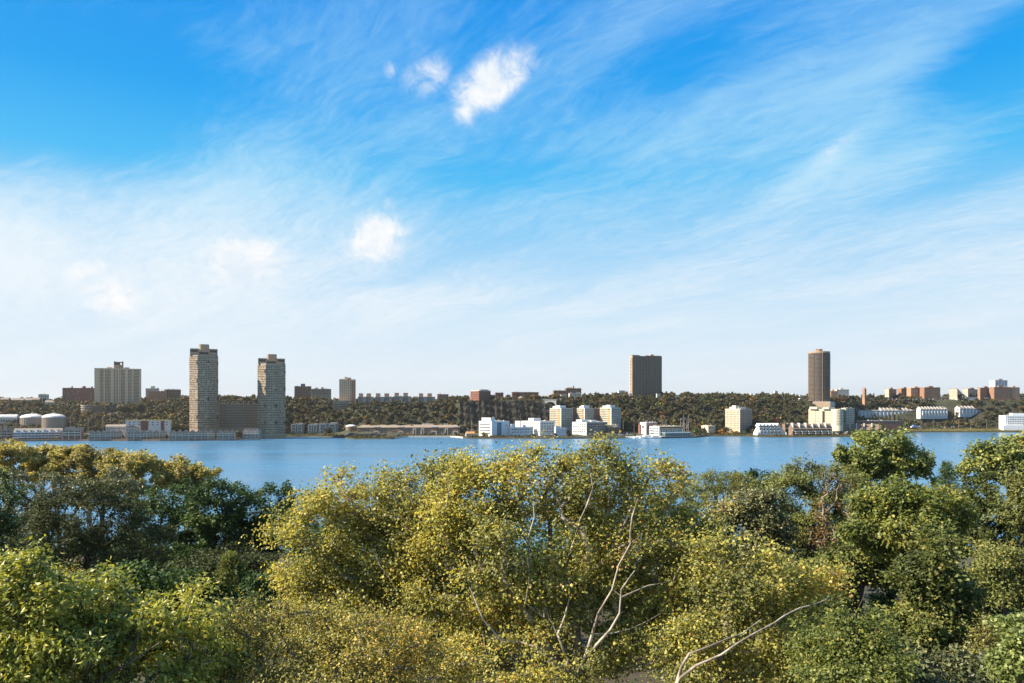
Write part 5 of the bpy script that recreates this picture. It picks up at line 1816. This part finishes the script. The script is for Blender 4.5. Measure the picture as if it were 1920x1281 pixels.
def tubes(pos, par, rad, minr, sides):
    """branch surface along every chain of the skeleton"""
    n = len(pos)
    kids = [[] for _ in range(n)]
    for i in range(1, n):
        kids[par[i]].append(i)
    V, Fc = [], []
    starts = [(0, None)]
    while starts:
        i, frm = starts.pop()
        chain = ([frm] if frm is not None else []) + [i]
        while kids[chain[-1]]:
            ks = sorted(kids[chain[-1]], key=lambda k: -rad[k])
            for k in ks[1:]:
                starts.append((k, chain[-1]))
            chain.append(ks[0])
        rr = [rad[c] for c in chain]
        if frm is not None:
            rr[0] = min(rad[frm] * .75, rad[i] * 1.15)
        keep = [k for k in range(len(chain)) if rr[k] >= minr or k == 0]
        if len(keep) < 2:
            continue
        chain = [chain[k] for k in keep]
        rr = [rr[k] for k in keep]
        p = pos[chain]
        ns = sides if rr[0] > .1 else 4
        t = unit(np.gradient(p, axis=0))
        a = np.cross(t, np.array([.31, .83, .46]))
        a = unit(a)
        b = np.cross(t, a)
        ang = np.linspace(0, 2 * math.pi, ns, endpoint=False)
        ring = p[:, None, :] + (a[:, None, :] * np.cos(ang)[None, :, None] + b[:, None, :] * np.sin(ang)[None, :, None]) * np.array(rr)[:, None, None]
        base = sum(len(v) for v in V)
        V.append(ring.reshape(-1, 3))
        m = len(chain)
        i0 = (np.arange(m - 1)[:, None] * ns + np.arange(ns)[None]).ravel()
        i1 = (np.arange(m - 1)[:, None] * ns + (np.arange(ns)[None] + 1) % ns).ravel()
        Fc.append(np.stack([i0, i1, i1 + ns, i0 + ns], 1) + base)
    return np.concatenate(V), np.concatenate(Fc)

def build_tree(name, label, kind, d, trunk_px, lobes, ntips, nleaf, group=None, limbs=(), tr=None, cat="tree", rcs=1.0, lls=1.0, fork=.45, seed=None, base_d=None, tones=0.0):
    r = np.random.default_rng(seed if seed is not None else abs(hash((trunk_px, d))) % 99991)
    S = SPEC[kind]
    base_d = base_d or d
    gx = (trunk_px - 960) / F * base_d
    gz = near_z(base_d) - .3
    root = empty(name, (gx, base_d, gz), 0, label, cat, group)
    O = np.array([gx, base_d, gz])
    cen, rad = [], []
    for lb in lobes:
        dd = lb[4] if len(lb) > 4 else r.uniform(-.25, .25) * lb[2] / F * d
        Y = d + dd
        cen.append(np.array(P(lb[0], lb[1], Y)) - O)
        gk = 1.06 if kind == "plane" else 1.08
        rad.append(np.array([lb[2] / F * Y, lb[2] / F * Y * .8, lb[3] / F * Y]) * gk)
    for c0, r0_ in list(zip(cen, rad)):            # smaller outgrowths make the outline uneven
        for _ in range(5 if kind != "plane" else 3):
            dv = unit(r.normal(size=(1, 3)) + np.array([[0, 0, .25]]))[0]
            cen.append(c0 + dv * r0_ * r.uniform(.8, 1.12))
            rad.append(r0_ * r.uniform(.22, .5) * np.array([1, 1, r.uniform(.8, 1.3)]))
    cen, rad = np.array(cen), np.array(rad)
    rc = S["rc"] * rcs
    sh = np.maximum(rad - rc * .55, rad * .45)
    vol = rad.prod(1) ** .75
    k = r.choice(len(cen), ntips * 3, p=vol / vol.sum())
    dirs = unit(r.normal(size=(len(k), 3)))
    pts = cen[k] + dirs * sh[k] * r.uniform(.35, 1, (len(k), 1)) ** .5
    # drop tips buried deep inside other lobes, keep spacing
    dep = (((pts[:, None] - cen[None]) / sh[None]) ** 2).sum(2).min(1)
    keep, sp = [], rc * .62
    order = np.argsort(-dep + r.uniform(0, .6, len(k)))
    acc = np.empty((0, 3))
    for i in order:
        if len(acc) and ((acc - pts[i]) ** 2).sum(1).min() < sp * sp:
            continue
        keep.append(i)
        acc = np.vstack([acc, pts[i]])
        if len(keep) >= ntips:
            break
    tips = pts[keep]
    # skeleton
    cc = (cen * vol[:, None]).sum(0) / vol.sum()
    zlow = (cen[:, 2] - rad[:, 2]).min()
    ztop = (cen[:, 2] + rad[:, 2]).max()
    H = ztop
    fz = max(zlow * .9, H * fork * .5)
    lead = np.array([cc[0] * .8, cc[1] * .8, zlow + (ztop - zlow) * .45])
    pos, par = [], []
    nt = 7
    for i in range(nt + 1):
        s = i / nt
        q = np.array([0, 0, 0]) * (1 - s) + lead * s
        q = q + np.array([math.sin(s * 5 + d), math.cos(s * 4 + d), 0]) * .018 * H * s * (1 - s) * 4
        q[2] = lead[2] * s
        pos.append(q)
        par.append(i - 1)
    first = int(nt * min(.9, fz / max(lead[2], .1)))
    first = max(2, min(first, nt - 2))
    limb_nodes, limb_u = [], []
    for pl in limbs:                               # limbs seen in the photograph: list of (px, py, depth)
        pp = [np.array(P(q[0], q[1], q[2] + (0 if kind == "mid" else .8))) - O for q in pl]
        j = int(np.argmin([np.linalg.norm(np.array(x) - pp[0]) for x in pos]))
        tot = np.linalg.norm(pp[-1] - pp[0])
        lk = 1.0 if pl[0][1] > 1200 else .42
        for q in pp:
            prev = pos[j]
            seg = max(1, int(np.linalg.norm(q - prev) / .8))
            for s in range(1, seg + 1):
                wob = r.normal(0, .07, 3) if s < seg else 0
                pos.append(prev + (q - prev) * s / seg + wob)
                par.append(j)
                j = len(pos) - 1
                limb_nodes.append(j)
                limb_u.append((np.linalg.norm(pos[j] - pp[0]) / (tot + 1e-6), lk))
    P_ = np.array(pos)
    plen = np.zeros(len(P_))
    for i in range(1, len(P_)):
        plen[i] = plen[par[i]] + np.linalg.norm(P_[i] - P_[par[i]])
    pos_l, par_l, plen_l = list(P_), list(par), list(plen)
    nl0 = len(P_)
    order = np.argsort(np.linalg.norm(tips - P_[first], axis=1))
    tipnode = []
    buf = np.empty((nl0 + ntips * 14, 3))
    buf[:nl0] = P_
    pl = np.empty(len(buf))
    pl[:nl0] = plen
    cnt = nl0
    pen = np.zeros(len(buf))
    pen[:first] = 1e6
    for ti in order:
        tp = tips[ti]
        dv = tp - buf[:cnt]
        dist = np.sqrt((dv ** 2).sum(1))
        cost = dist + .32 * pl[:cnt] + pen[:cnt] + np.where(dv[:, 2] < -.2 * dist, dist * .35, 0)
        j = int(cost.argmin())
        L_ = dist[j]
        pj = par_l[j] if par_l[j] >= 0 else j
        pd = unit((buf[j] - buf[pj])[None])[0] if pj != j else np.array([0, 0, 1.0])
        c = buf[j] + pd * L_ * .38 + np.array([0, 0, .08 * L_])
        m_ = int(max(2, min(10, L_ / .9)))
        prev = j
        for s in range(1, m_ + 1):
            u = s / m_
            q = buf[j] * (1 - u) ** 2 + c * 2 * u * (1 - u) + tp * u * u
            if s < m_:
                q = q + r.normal(0, .035 * L_ / m_ + .02, 3)
            if cnt >= len(buf):
                break
            buf[cnt] = q
            pl[cnt] = pl[prev] + np.linalg.norm(q - buf[prev])
            par_l.append(prev)
            prev = cnt
            cnt += 1
        tipnode.append((prev, ti, par_l[prev]))
    pos = buf[:cnt]
    par = par_l
    acc = np.zeros(cnt)
    ex = 2.35
    r0 = .018
    kidc = np.zeros(cnt, int)
    for i in range(1, cnt):
        kidc[par[i]] += 1
    acc[kidc == 0] = r0 ** ex
    for i in range(cnt - 1, 0, -1):
        acc[par[i]] += acc[i]
    rads = acc ** (1 / ex)
    want = tr or H * .016
    rads = rads * want / rads[0]
    rads = np.maximum(rads, .022 if kind == "plane" else .012)
    for j, (u, lk) in zip(limb_nodes, limb_u):
        rads[j] = lk * (.04 + .15 * want) * (1 - .86 * min(u, 1) ** .8) + .012
    tv, tf = tubes(pos, par, rads, .014 if d < 60 else .03, 8 if d < 60 else 6)
    link("trunk", np_mesh("trunk", tv, tf, [S["bark"]], smooth=True), root)
    # leaves
    ntp = len(tipnode)
    nleaf = int(nleaf * {"dark": 1.05, "dusky": 1.0, "grey": 1.1, "amber": 1.5, "plane": 1.5, "ash": .75, "lump": 1.0, "locust": 1.0, "fine_olive": .72}.get(kind, .9) * (.93 if d < 80 else .86))
    per = max(8, nleaf // max(1, ntp))
    tpos = np.array([tips[t] for _, t, _ in tipnode])
    tdir = unit(np.array([tips[t] - pos[p_] for _, t, p_ in tipnode]) + np.array([0, 0, .25]))
    ii = np.repeat(np.arange(ntp), per)
    n = len(ii)
    g = r.normal(size=(n, 3))
    g = g / np.maximum(1, np.linalg.norm(g, axis=1, keepdims=True) / 1.7)
    csz = r.uniform(.6, 1.3, ntp)[ii][:, None] * rc * (.80 if kind == "plane" else .62)
    p = tpos[ii] + g * csz * np.array([1, 1, .75]) + tdir[ii] * (r.normal(0, .45, (n, 1)) * csz)
    # spurs back along the twig
    spur = r.random(n) < .22
    back = np.array([pos[p_] for _, _, p_ in tipnode])[ii]
    w = r.uniform(.2, 1.0, (n, 1))
    p = np.where(spur[:, None], tpos[ii] * (1 - w) + back * w + r.normal(0, .18 * rc, (n, 3)), p)
    outw = unit(p - cc)
    nrm = unit(outw * .35 + np.array([0, 0, .55]) + r.normal(size=(n, 3)) * .55)
    ax = r.normal(size=(n, 3)) * .7 + outw * .5 + np.array([0, 0, -S.get("droop", .35)])
    ll = S["ll"] * lls * (1.18 if d > 60 else 1.0) * r.uniform(.5, 1.32, n)
    if limbs:                                      # gaps along the bare limbs
        W = p + O
        sx, sy = W[:, 0] / W[:, 1] * F, (W[:, 2] - EYE) / W[:, 1] * F
        cut = np.zeros(n, bool)
        for j in limb_nodes:
            q = pos[j] + O
            if q[1] < 1:
                continue
            cut |= (np.hypot(sx - q[0] / q[1] * F, sy - (q[2] - EYE) / q[1] * F) < 9) & (W[:, 1] < q[1] + .2)
        kp = ~(cut & (r.random(n) < .5))
        p, nrm, ax, ll, ii = p[kp], nrm[kp], ax[kp], ll[kp], ii[kp]
        n = len(p)
    V, Fc = leaf_geo(p, nrm, ax, ll, ll * S["wr"] * r.uniform(.8, 1.15, n), .22)
    drift = np.sin(p[:, 0] * .55 + d) * np.sin(p[:, 2] * .7 + 1.3 * d) * .13 + np.sin(p[:, 1] * .5 + p[:, 0] * .3) * .06   # turning leaves come in patches
    tone = np.clip(S["tone"] + tones + drift + r.normal(0, .10, ntp)[ii] + r.normal(0, .22 if d < 60 else .17, n), 0, 1)
    link("crown", np_mesh("crown", V, Fc, [S["mat"]], tone=np.repeat(tone, 2)), root)
    return root

def conifer(name, label, px, ytop, ybase_px, d, wpx, nleaf, mat, lean=0):
    gx, gz = (px - 960) / F * d, near_z(d) - .2
    root = empty(name, (gx, d, gz), 0, label, "tree")
    H = P(px, ytop, d).z - gz
    zb = P(px, ybase_px, d).z - gz
    R_ = wpx / F * d
    mb = MB()
    mb.tube((0, 0, 0), (0, 0, H), H * .018, .03, n=7)
    mb.build("trunk", B_dark, root)
    r = np.random.default_rng(int(px))
    ps, ds = [], []
    nb = 70
    q = MB()
    for k in range(nb):
        s = (k / nb) ** .85
        z = zb + (H - zb) * s
        ln = R_ * (1 - s) ** .75 * r.uniform(.7, 1.1) + .25
        a = k * 2.4 + r.uniform(-.3, .3)
        dv = np.array([math.cos(a), math.sin(a), .22])
        q.tube((0, 0, z), tuple(np.array([0, 0, z]) + dv * ln), .06, .02, n=4)
        m_ = int(nleaf / nb * (ln / R_) * 1.6) + 12
        u = r.uniform(.25, 1.02, m_)
        ps.append(np.array([0, 0, z]) + dv * (ln * u)[:, None] + r.normal(0, .16, (m_, 3)) * np.array([1, 1, .6]))
        ds.append(np.tile(dv, (m_, 1)))
    q.build("branches", B_dark, root, kind="stuff")
    p, dv = np.concatenate(ps), np.concatenate(ds)
    n = len(p)
    V, Fc = leaf_geo(p, unit(r.normal(size=(n, 3)) + np.array([0, 0, .5])), dv + r.normal(size=(n, 3)) * .5 + np.array([0, 0, .5]), r.uniform(.3, .5, n), r.uniform(.06, .12, n), .1)
    link("crown", np_mesh("crown", V, Fc, [mat], tone=np.repeat(np.clip(r.normal(.5, .2, n), 0, 1), 2)), root)

# --- riverside row in autumn colour, upper left
G_row = "amber trees in the riverside row at upper left"
build_tree("autumn_plane_tree", "first amber-leaved tree at the left edge of the riverside row", "amber", 150, 15, [(18, 855, 58, 26), (-35, 868, 55, 32), (60, 875, 42, 24), (20, 885, 60, 25)], 90, 13000, G_row)
build_tree("autumn_plane_tree", "second amber-leaved tree of the riverside row from the left edge", "amber", 156, 105, [(98, 862, 44, 22), (125, 878, 38, 24), (85, 882, 40, 20)], 70, 9500, G_row)
build_tree("autumn_plane_tree", "third amber tree of the riverside row, with a greener rounded top", "amber", 152, 178, [(165, 858, 42, 20), (195, 870, 38, 24), (150, 878, 40, 22)], 70, 9500, G_row, tones=-.12)
build_tree("autumn_plane_tree", "fourth amber tree of the riverside row, broad and brownish", "amber", 146, 256, [(250, 866, 44, 20), (278, 885, 42, 24), (225, 885, 40, 26), (255, 905, 50, 22)], 80, 11000, G_row, tones=.06)
build_tree("autumn_plane_tree", "amber tree at the right end of the riverside row, standing against the water", "amber", 148, 350, [(342, 882, 36, 20), (378, 890, 26, 16), (318, 892, 22, 18), (350, 905, 42, 18)], 66, 8500, G_row)

# --- dark grove, middle left
build_tree("grey_green_tree", "pale grey-green tree behind the dark grove at the left edge", "grey", 122, 75, [(75, 915, 58, 26), (25, 940, 55, 40), (110, 940, 45, 35)], 110, 14000)
build_tree("dark_tree", "dark green tree cut by the left frame edge", "dark", 104, -5, [(0, 955, 45, 50), (-35, 1000, 60, 55), (20, 1010, 40, 45)], 100, 13000)
build_tree("grey_green_tree", "grey-green tree with pale leaf tufts below the amber row", "grey", 126, 190, [(208, 912, 56, 24), (155, 925, 48, 26), (235, 935, 40, 26)], 100, 12000)
build_tree("dusky_tree", "large round dusky tree, widest of the dark grove at left", "dusky", 90, 165, [(165, 968, 100, 58), (100, 1015, 72, 52), (235, 1010, 80, 55), (165, 1050, 100, 42), (70, 1055, 50, 35), (170, 940, 60, 30)], 300, 36000)
build_tree("dark_tree", "dark green tree right of the round dusky tree", "dark", 114, 330, [(330, 942, 58, 34), (300, 972, 52, 40), (355, 990, 52, 36)], 120, 13000)
build_tree("dark_tree", "tall dark green tree in the middle of the dark grove with a leafy flat top", "dark", 110, 425, [(422, 928, 54, 30), (400, 965, 60, 40), (455, 975, 54, 40), (425, 1005, 50, 28)], 150, 17000)
build_tree("dark_tree", "dark green tree at the right end of the grove, against the water", "dark", 116, 510, [(515, 934, 38, 28), (492, 962, 50, 38), (530, 985, 42, 40), (490, 1005, 40, 28)], 120, 14000)
build_tree("dark_tree", "low dark tree under the grove, left of the lamp post", "dark", 100, 255, [(260, 1040, 50, 30), (235, 1070, 50, 24)], 60, 7000)
build_tree("clipped_tree", "dense flat-topped dark tree standing below the dark grove", "dusky", 78, 450, [(425, 1052, 62, 20), (480, 1060, 40, 24), (365, 1075, 48, 24), (430, 1085, 80, 30), (470, 1110, 50, 30)], 190, 22000)
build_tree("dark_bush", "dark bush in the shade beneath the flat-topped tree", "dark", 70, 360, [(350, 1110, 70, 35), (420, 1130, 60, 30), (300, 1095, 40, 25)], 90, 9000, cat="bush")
conifer("pine_tree", "blue-green pine in front of the flat-topped dark tree", 432, 1040, 1125, 72, 40, 5000, SPEC["mid"]["mat"])
build_tree("tan_shrub", "pale tan shrub top peeking over the bright green trees at left", "fine_olive", 48, 110, [(105, 1085, 40, 16), (150, 1098, 30, 14), (70, 1095, 30, 14)], 50, 6000, cat="bush")

# --- right-hand wood
build_tree("locust_tree", "rounded fine-leaved green tree right of the centre plane, against the water", "locust", 128, 1345, [(1345, 903, 52, 18), (1300, 918, 42, 20), (1386, 912, 32, 20), (1335, 932, 60, 22)], 150, 17000)
build_tree("grey_leaved_tree", "silvery grey-green tree with a dark hollow beneath, right of the centre plane", "grey", 76, 1410, [(1412, 950, 48, 36), (1384, 1000, 46, 46), (1440, 1000, 44, 50), (1415, 1050, 40, 34), (1340, 985, 30, 40)], 200, 22000, tones=.2)
build_tree("locust_tree", "tall feathery grey-green tree in the middle of the right-hand wood", "locust", 84, 1535, [(1540, 900, 66, 32), (1482, 925, 52, 42), (1592, 925, 52, 42), (1530, 965, 74, 50), (1478, 995, 44, 40)], 240, 30000, tones=-.05)
build_tree("maple_tree", "lumpy bright green tree, tallest on the right and crossing the far shoreline", "lump", 112, 1665, [(1665, 832, 46, 22), (1622, 850, 44, 26), (1708, 854, 40, 30), (1660, 872, 70, 32), (1738, 882, 18, 24), (1590, 868, 24, 18)], 150, 19000)
build_tree("bare_branched_tree", "half-bare tree with pale upright branches and rusty leaves", "rust", 73, 1568, [(1568, 955, 40, 62), (1590, 1010, 36, 46), (1545, 1000, 30, 40)], 110, 2200, rcs=.8, tr=.2)
build_tree("yellow_green_tree", "yellow-green tree below the lumpy bright one on the right", "yellowish", 65, 1710, [(1680, 928, 56, 30), (1750, 945, 54, 36), (1640, 955, 40, 38), (1700, 992, 84, 42), (1792, 965, 36, 38), (1640, 1015, 40, 34)], 260, 30000)
conifer("conifer", "small dark pointed conifer showing between the two lumpy bright trees", 1775, 868, 960, 98, 26, 2600, SPEC["dark"]["mat"])
build_tree("maple_tree", "lumpy bright green tree at the right frame edge against the water", "lump", 108, 1885, [(1872, 848, 40, 24), (1915, 838, 36, 28), (1842, 872, 36, 24), (1900, 884, 52, 30), (1945, 860, 40, 40)], 130, 16000)
build_tree("grey_branched_tree", "grey-green tree with bare grey branches at the right edge", "locust", 66, 1915, [(1908, 908, 24, 28), (1935, 950, 40, 45), (1895, 960, 26, 30)], 90, 6500)
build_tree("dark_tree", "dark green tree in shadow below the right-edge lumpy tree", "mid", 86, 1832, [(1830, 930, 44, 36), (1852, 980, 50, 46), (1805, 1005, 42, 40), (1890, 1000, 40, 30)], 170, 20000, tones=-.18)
build_tree("leaning_tree", "mid green tree with a dark leaning trunk in the right-hand wood", "mid", 72, 1602, [(1592, 1050, 44, 38), (1650, 1070, 36, 36), (1560, 1095, 44, 44), (1680, 1030, 40, 34)], 150, 15000, limbs=[[(1606, 1150, 68), (1622, 1110, 67), (1645, 1080, 67), (1664, 1055, 68)]], tr=.45)
build_tree("broad_leaved_tree", "deep green pyramidal tree in the lower right", "mid", 50, 1745, [(1762, 1020, 34, 34), (1732, 1080, 56, 44), (1772, 1120, 66, 48), (1732, 1172, 72, 48), (1792, 1200, 54, 40)], 240, 27000, tones=-.05)
build_tree("light_green_tree", "fresh green tree at the right edge, above the bright bush", "locust", 56, 1885, [(1880, 1045, 44, 28), (1858, 1092, 52, 36), (1912, 1098, 46, 42)], 150, 17000, tones=.1)
build_tree("bright_bush", "bright light green bush in the lower right corner", "fresh", 36, 1905, [(1902, 1172, 24, 22), (1918, 1212, 34, 40), (1893, 1250, 34, 28)], 90, 9000)
build_tree("fine_leaved_tree", "light olive-green fine-leaved tree at the bottom right of centre", "yellowish", 27, 1600, [(1605, 1188, 48, 26), (1560, 1222, 58, 36), (1640, 1228, 54, 38), (1600, 1262, 100, 28)], 300, 42000, lls=.48, rcs=.75, tones=-.14)
build_tree("understorey_bush", "blue-green bush along the bottom edge at right", "grey", 42, 1810, [(1815, 1258, 66, 28), (1750, 1270, 50, 20), (1700, 1262, 40, 26)], 90, 9500, cat="bush", tones=-.1)
build_tree("rusty_bush", "small rusty-brown bush left of the bright bush", "fine_olive", 46, 1862, [(1862, 1190, 26, 26), (1835, 1215, 24, 20)], 40, 5000, cat="bush", tones=-.1)
build_tree("mid_green_tree", "mid green tree right of the dark hollow, behind the low plane limb", "mid", 62, 1500, [(1495, 1085, 48, 40), (1455, 1130, 52, 40), (1520, 1140, 50, 40)], 130, 14000)
build_tree("mid_green_bush", "shaded green bush between low plane limb and fine-leaved tree", "mid", 50, 1545, [(1545, 1150, 46, 34), (1525, 1195, 50, 36)], 90, 9000, cat="bush", tones=-.08)
build_tree("dark_tree", "dark green tree glimpsed through gaps left of the centre plane", "dark", 82, 760, [(740, 1040, 120, 60), (650, 1080, 90, 60), (850, 1080, 110, 70)], 150, 12000)
build_tree("dark_tree", "dark green tree glimpsed behind the centre plane's right side", "dark", 80, 1180, [(1120, 1060, 120, 70), (1250, 1060, 90, 70), (1000, 1100, 110, 70), (1300, 1120, 60, 60)], 160, 13000)

fill = [(1515, 985, 99, "mid", 46, 30), (1605, 985, 101, "dark", 40, 30), (1290, 975, 112, "mid", 50, 26), (1590, 1030, 96, "dark", 60, 34), (1460, 1010, 104, "mid", 60, 34), (1260, 1130, 62, "mid", 60, 40), (1380, 1120, 66, "dark", 60, 36), (1455, 1060, 84, "mid", 60, 40), (1580, 1140, 88, "dark", 70, 30), (1700, 1110, 84, "dark", 70, 40), (1800, 1100, 74, "mid", 60, 46), (1880, 1160, 66, "dark", 60, 36),
        (1680, 1215, 52, "mid", 60, 36), (1850, 1210, 58, "dark", 60, 40), (1770, 960, 100, "mid", 50, 40), (1420, 900, 140, "dark", 50, 16), (600, 1030, 92, "dark", 70, 40), (280, 1100, 66, "dark", 70, 40), (160, 1120, 60, "dusky", 80, 30), (520, 1110, 66, "dark", 60, 40), (60, 1090, 84, "dark", 80, 40), (450, 1160, 56, "mid", 60, 36), (130, 1000, 124, "dark", 50, 26), (235, 1000, 122, "dark", 50, 24), (385, 1012, 120, "dark", 46, 22), (480, 1018, 118, "dark", 50, 22), (560, 985, 112, "mid", 36, 22), (660, 985, 96, "mid", 50, 24), (850, 965, 112, "mid", 60, 24), (1130, 965, 112, "mid", 60, 24), (1235, 950, 104, "mid", 46, 30), (40, 1010, 112, "dark", 60, 30), (330, 1040, 108, "dark", 60, 22), (1000, 985, 120, "dark", 110, 34), (1490, 1225, 48, "mid", 60, 30)]
near_what = ["low behind the feathery tree's left half", "low behind the feathery tree's right half", "behind the right edge of the centre plane", "behind the half-bare tree", "behind the silvery grey-green tree's right side", "between centre plane and low bare limb", "in the dark hollow right of the centre plane", "between silvery tree and feathery tree", "at the foot of the leaning dark trunk", "behind the deep green pyramidal tree", "right of the deep green pyramidal tree", "below the fresh green tree at the right edge",
             "between fine-leaved tree and pyramidal tree", "left of the bright bush in the corner", "below the small dark conifer", "behind the silvery grey-green tree", "between dark grove and left plane tree", "behind the bright green trees, right of the dusky tree", "behind the bright green tree tops", "between flat-topped tree and left plane tree", "under the dusky tree at the left edge", "right of the drooping bright green tree", "among trunks behind the round dusky tree", "behind the dusky tree's right shoulder", "under the tall flat-topped dark tree", "under the right end of the dark grove", "at the grove's right end beside the left plane tree", "behind the left plane tree's left side", "in the dip between the two big plane trees", "behind the top right of the centre plane", "at the right shoulder of the centre plane", "behind the left end of the dark grove", "among the trunks of the dark grove", "behind the upper crown of the centre plane", "under the long bare limb"]
for (fx, fy, fd, fk, fr, fq), w in zip(fill, near_what):
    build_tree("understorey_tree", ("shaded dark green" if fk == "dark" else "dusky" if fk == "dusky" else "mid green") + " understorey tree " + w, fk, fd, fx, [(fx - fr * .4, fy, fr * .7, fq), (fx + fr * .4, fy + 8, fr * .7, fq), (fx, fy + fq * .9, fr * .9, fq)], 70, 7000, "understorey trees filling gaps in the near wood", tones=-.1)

# --- foreground trees
build_tree("plane_tree", "large olive-yellow plane tree left of the centre one, its crown against the water", "plane", 45, 800,
           [(700, 940, 84, 50), (790, 930, 74, 52), (620, 990, 84, 56), (700, 1040, 110, 74), (565, 1080, 55, 44), (800, 1030, 86, 76), (640, 1130, 110, 64), (790, 1145, 100, 80), (742, 896, 30, 16), (637, 898, 24, 18), (520, 985, 24, 34), (590, 945, 40, 30), (850, 905, 40, 30)],
           430, 56000, limbs=[[(790, 1230, 44), (770, 1150, 43), (735, 1090, 42), (700, 1030, 42)], [(820, 1200, 44), (840, 1120, 43), (850, 1040, 43)]], group="foreground plane trees")
build_tree("plane_tree", "tallest olive-yellow plane tree in the centre, pale forked limbs and top crossing the far shore", "plane", 42, 1092,
           [(1000, 910, 92, 60), (1110, 900, 84, 60), (895, 935, 90, 66), (1212, 930, 62, 70), (1010, 1030, 165, 100), (1190, 1050, 120, 100), (860, 1085, 120, 100), (1090, 1150, 165, 100), (1268, 1010, 50, 76), (1000, 1225, 190, 76), (1235, 1165, 100, 90),
            (1315, 985, 50, 50), (840, 965, 64, 56), (1300, 1080, 60, 60), (1012, 842, 30, 22), (1118, 840, 34, 20), (1244, 862, 20, 24), (885, 870, 34, 20), (1062, 858, 26, 18), (962, 862, 24, 22), (1180, 868, 24, 18), (930, 866, 18, 16)],
           700, 97000, limbs=[[(1085, 1262, 39), (1100, 1225, 38), (1112, 1185, 37.5), (1122, 1150, 37.5), (1148, 1105, 37.5), (1160, 1060, 37.5), (1182, 1020, 38), (1205, 1000, 38.5)],
                              [(1092, 1255, 39), (1118, 1210, 37.5), (1145, 1180, 37), (1162, 1150, 37), (1165, 1105, 37), (1190, 1070, 37)],
                              [(1075, 1265, 39), (1055, 1215, 38), (1045, 1190, 38), (1020, 1140, 38)], [(1070, 1262, 39), (1010, 1215, 38), (905, 1190, 37), (915, 1240, 36.5)],
                              [(1020, 1160, 38), (985, 1130, 37.5), (992, 1090, 37.5)], [(990, 1010, 38), (1002, 970, 38), (1000, 940, 38)], [(1182, 1000, 38), (1185, 970, 38), (1196, 935, 38.5)], [(1165, 1120, 38), (1215, 1098, 38), (1262, 1090, 38.5)], [(960, 1230, 38), (905, 1160, 38), (880, 1100, 38.5)], [(1045, 1190, 38), (1068, 1120, 38), (1060, 1060, 38.5), (1080, 1000, 39)], [(1110, 1190, 38), (1180, 1180, 38), (1240, 1150, 38.5)], [(1062, 1250, 38), (1020, 1240, 38), (985, 1270, 38)], [(1100, 950, 38.5), (1112, 915, 38.5), (1106, 880, 39)]],
           group="foreground plane trees", tr=.5)
build_tree("plane_tree", "low plane tree at right of centre with one long bare limb rising to the right", "plane", 38, 1268,
           [(1400, 1085, 115, 46), (1520, 1095, 56, 36), (1340, 1035, 50, 46), (1370, 1190, 110, 50), (1480, 1172, 70, 46), (1290, 1225, 84, 56), (1420, 1250, 120, 36)],
           200, 26000, limbs=[[(1262, 1300, 34), (1275, 1272, 33.5), (1305, 1248, 33), (1352, 1228, 33), (1385, 1205, 33), (1410, 1190, 33), (1452, 1168, 33.5), (1500, 1140, 34.5), (1560, 1118, 36)], [(1268, 1285, 34), (1278, 1250, 33.5), (1292, 1226, 33.5), (1330, 1212, 33.5), (1392, 1188, 34), (1430, 1160, 35)]],
           group="foreground plane trees", tr=.28, tones=-.05)
build_tree("fine_leaved_tree", "fine-leaved olive-brown tree at the bottom left of centre", "fine_olive", 31, 620, [(560, 1195, 110, 64), (712, 1208, 110, 66), (470, 1165, 54, 36), (640, 1262, 190, 56), (800, 1258, 100, 46), (520, 1252, 100, 56)], 420, 62000)
build_tree("bright_green_tree", "bright green drooping-leaved tree in the lower left with dark spreading branches", "ash", 30, 165, [(200, 1122, 92, 46), (335, 1145, 82, 46), (130, 1205, 130, 52), (310, 1220, 120, 54), (207, 1085, 38, 18), (405, 1228, 54, 48), (220, 1268, 210, 36), (120, 1150, 80, 40)], 380, 47000,
           limbs=[[(165, 1290, 28), (195, 1268, 27.5), (240, 1245, 27), (300, 1205, 27)], [(160, 1290, 28), (165, 1250, 27.5), (180, 1210, 27.5), (175, 1170, 28)]], group="bright green foreground trees")
build_tree("bright_green_tree", "bright green tree cut off by the lower left frame edge", "ash", 28, 20, [(38, 1055, 42, 26), (70, 1105, 66, 44), (10, 1145, 66, 64), (60, 1200, 84, 54), (40, 1258, 95, 46)], 230, 27000, group="bright green foreground trees")

# lamp post in the shade of the grove
mb = MB()
mb.tube((0, 0, 0), (0, 0, 7.4), .09, .06)
mb.tube((0, 0, 0), (0, 0, .8), .16, .12)
root = empty("street_lamp", (P(289, 1060, 92).x, 92, near_z(92)), 0, "thin white lamp post standing in the dark grove at left", "lamp post")
mb.build("post", M_white, root)
mb = MB()
mb.prism([(.28 * math.cos(t), .28 * math.sin(t)) for t in np.linspace(0, 6.28, 10, endpoint=False)], 7.403, 7.9, top=.5)
mb.build("lamp_head", M_conc, root)

if DEBUG:
    print("TRIS", sum(len(m.loop_triangles) or sum(len(p.vertices) - 2 for p in m.polygons) for m in bpy.data.meshes))
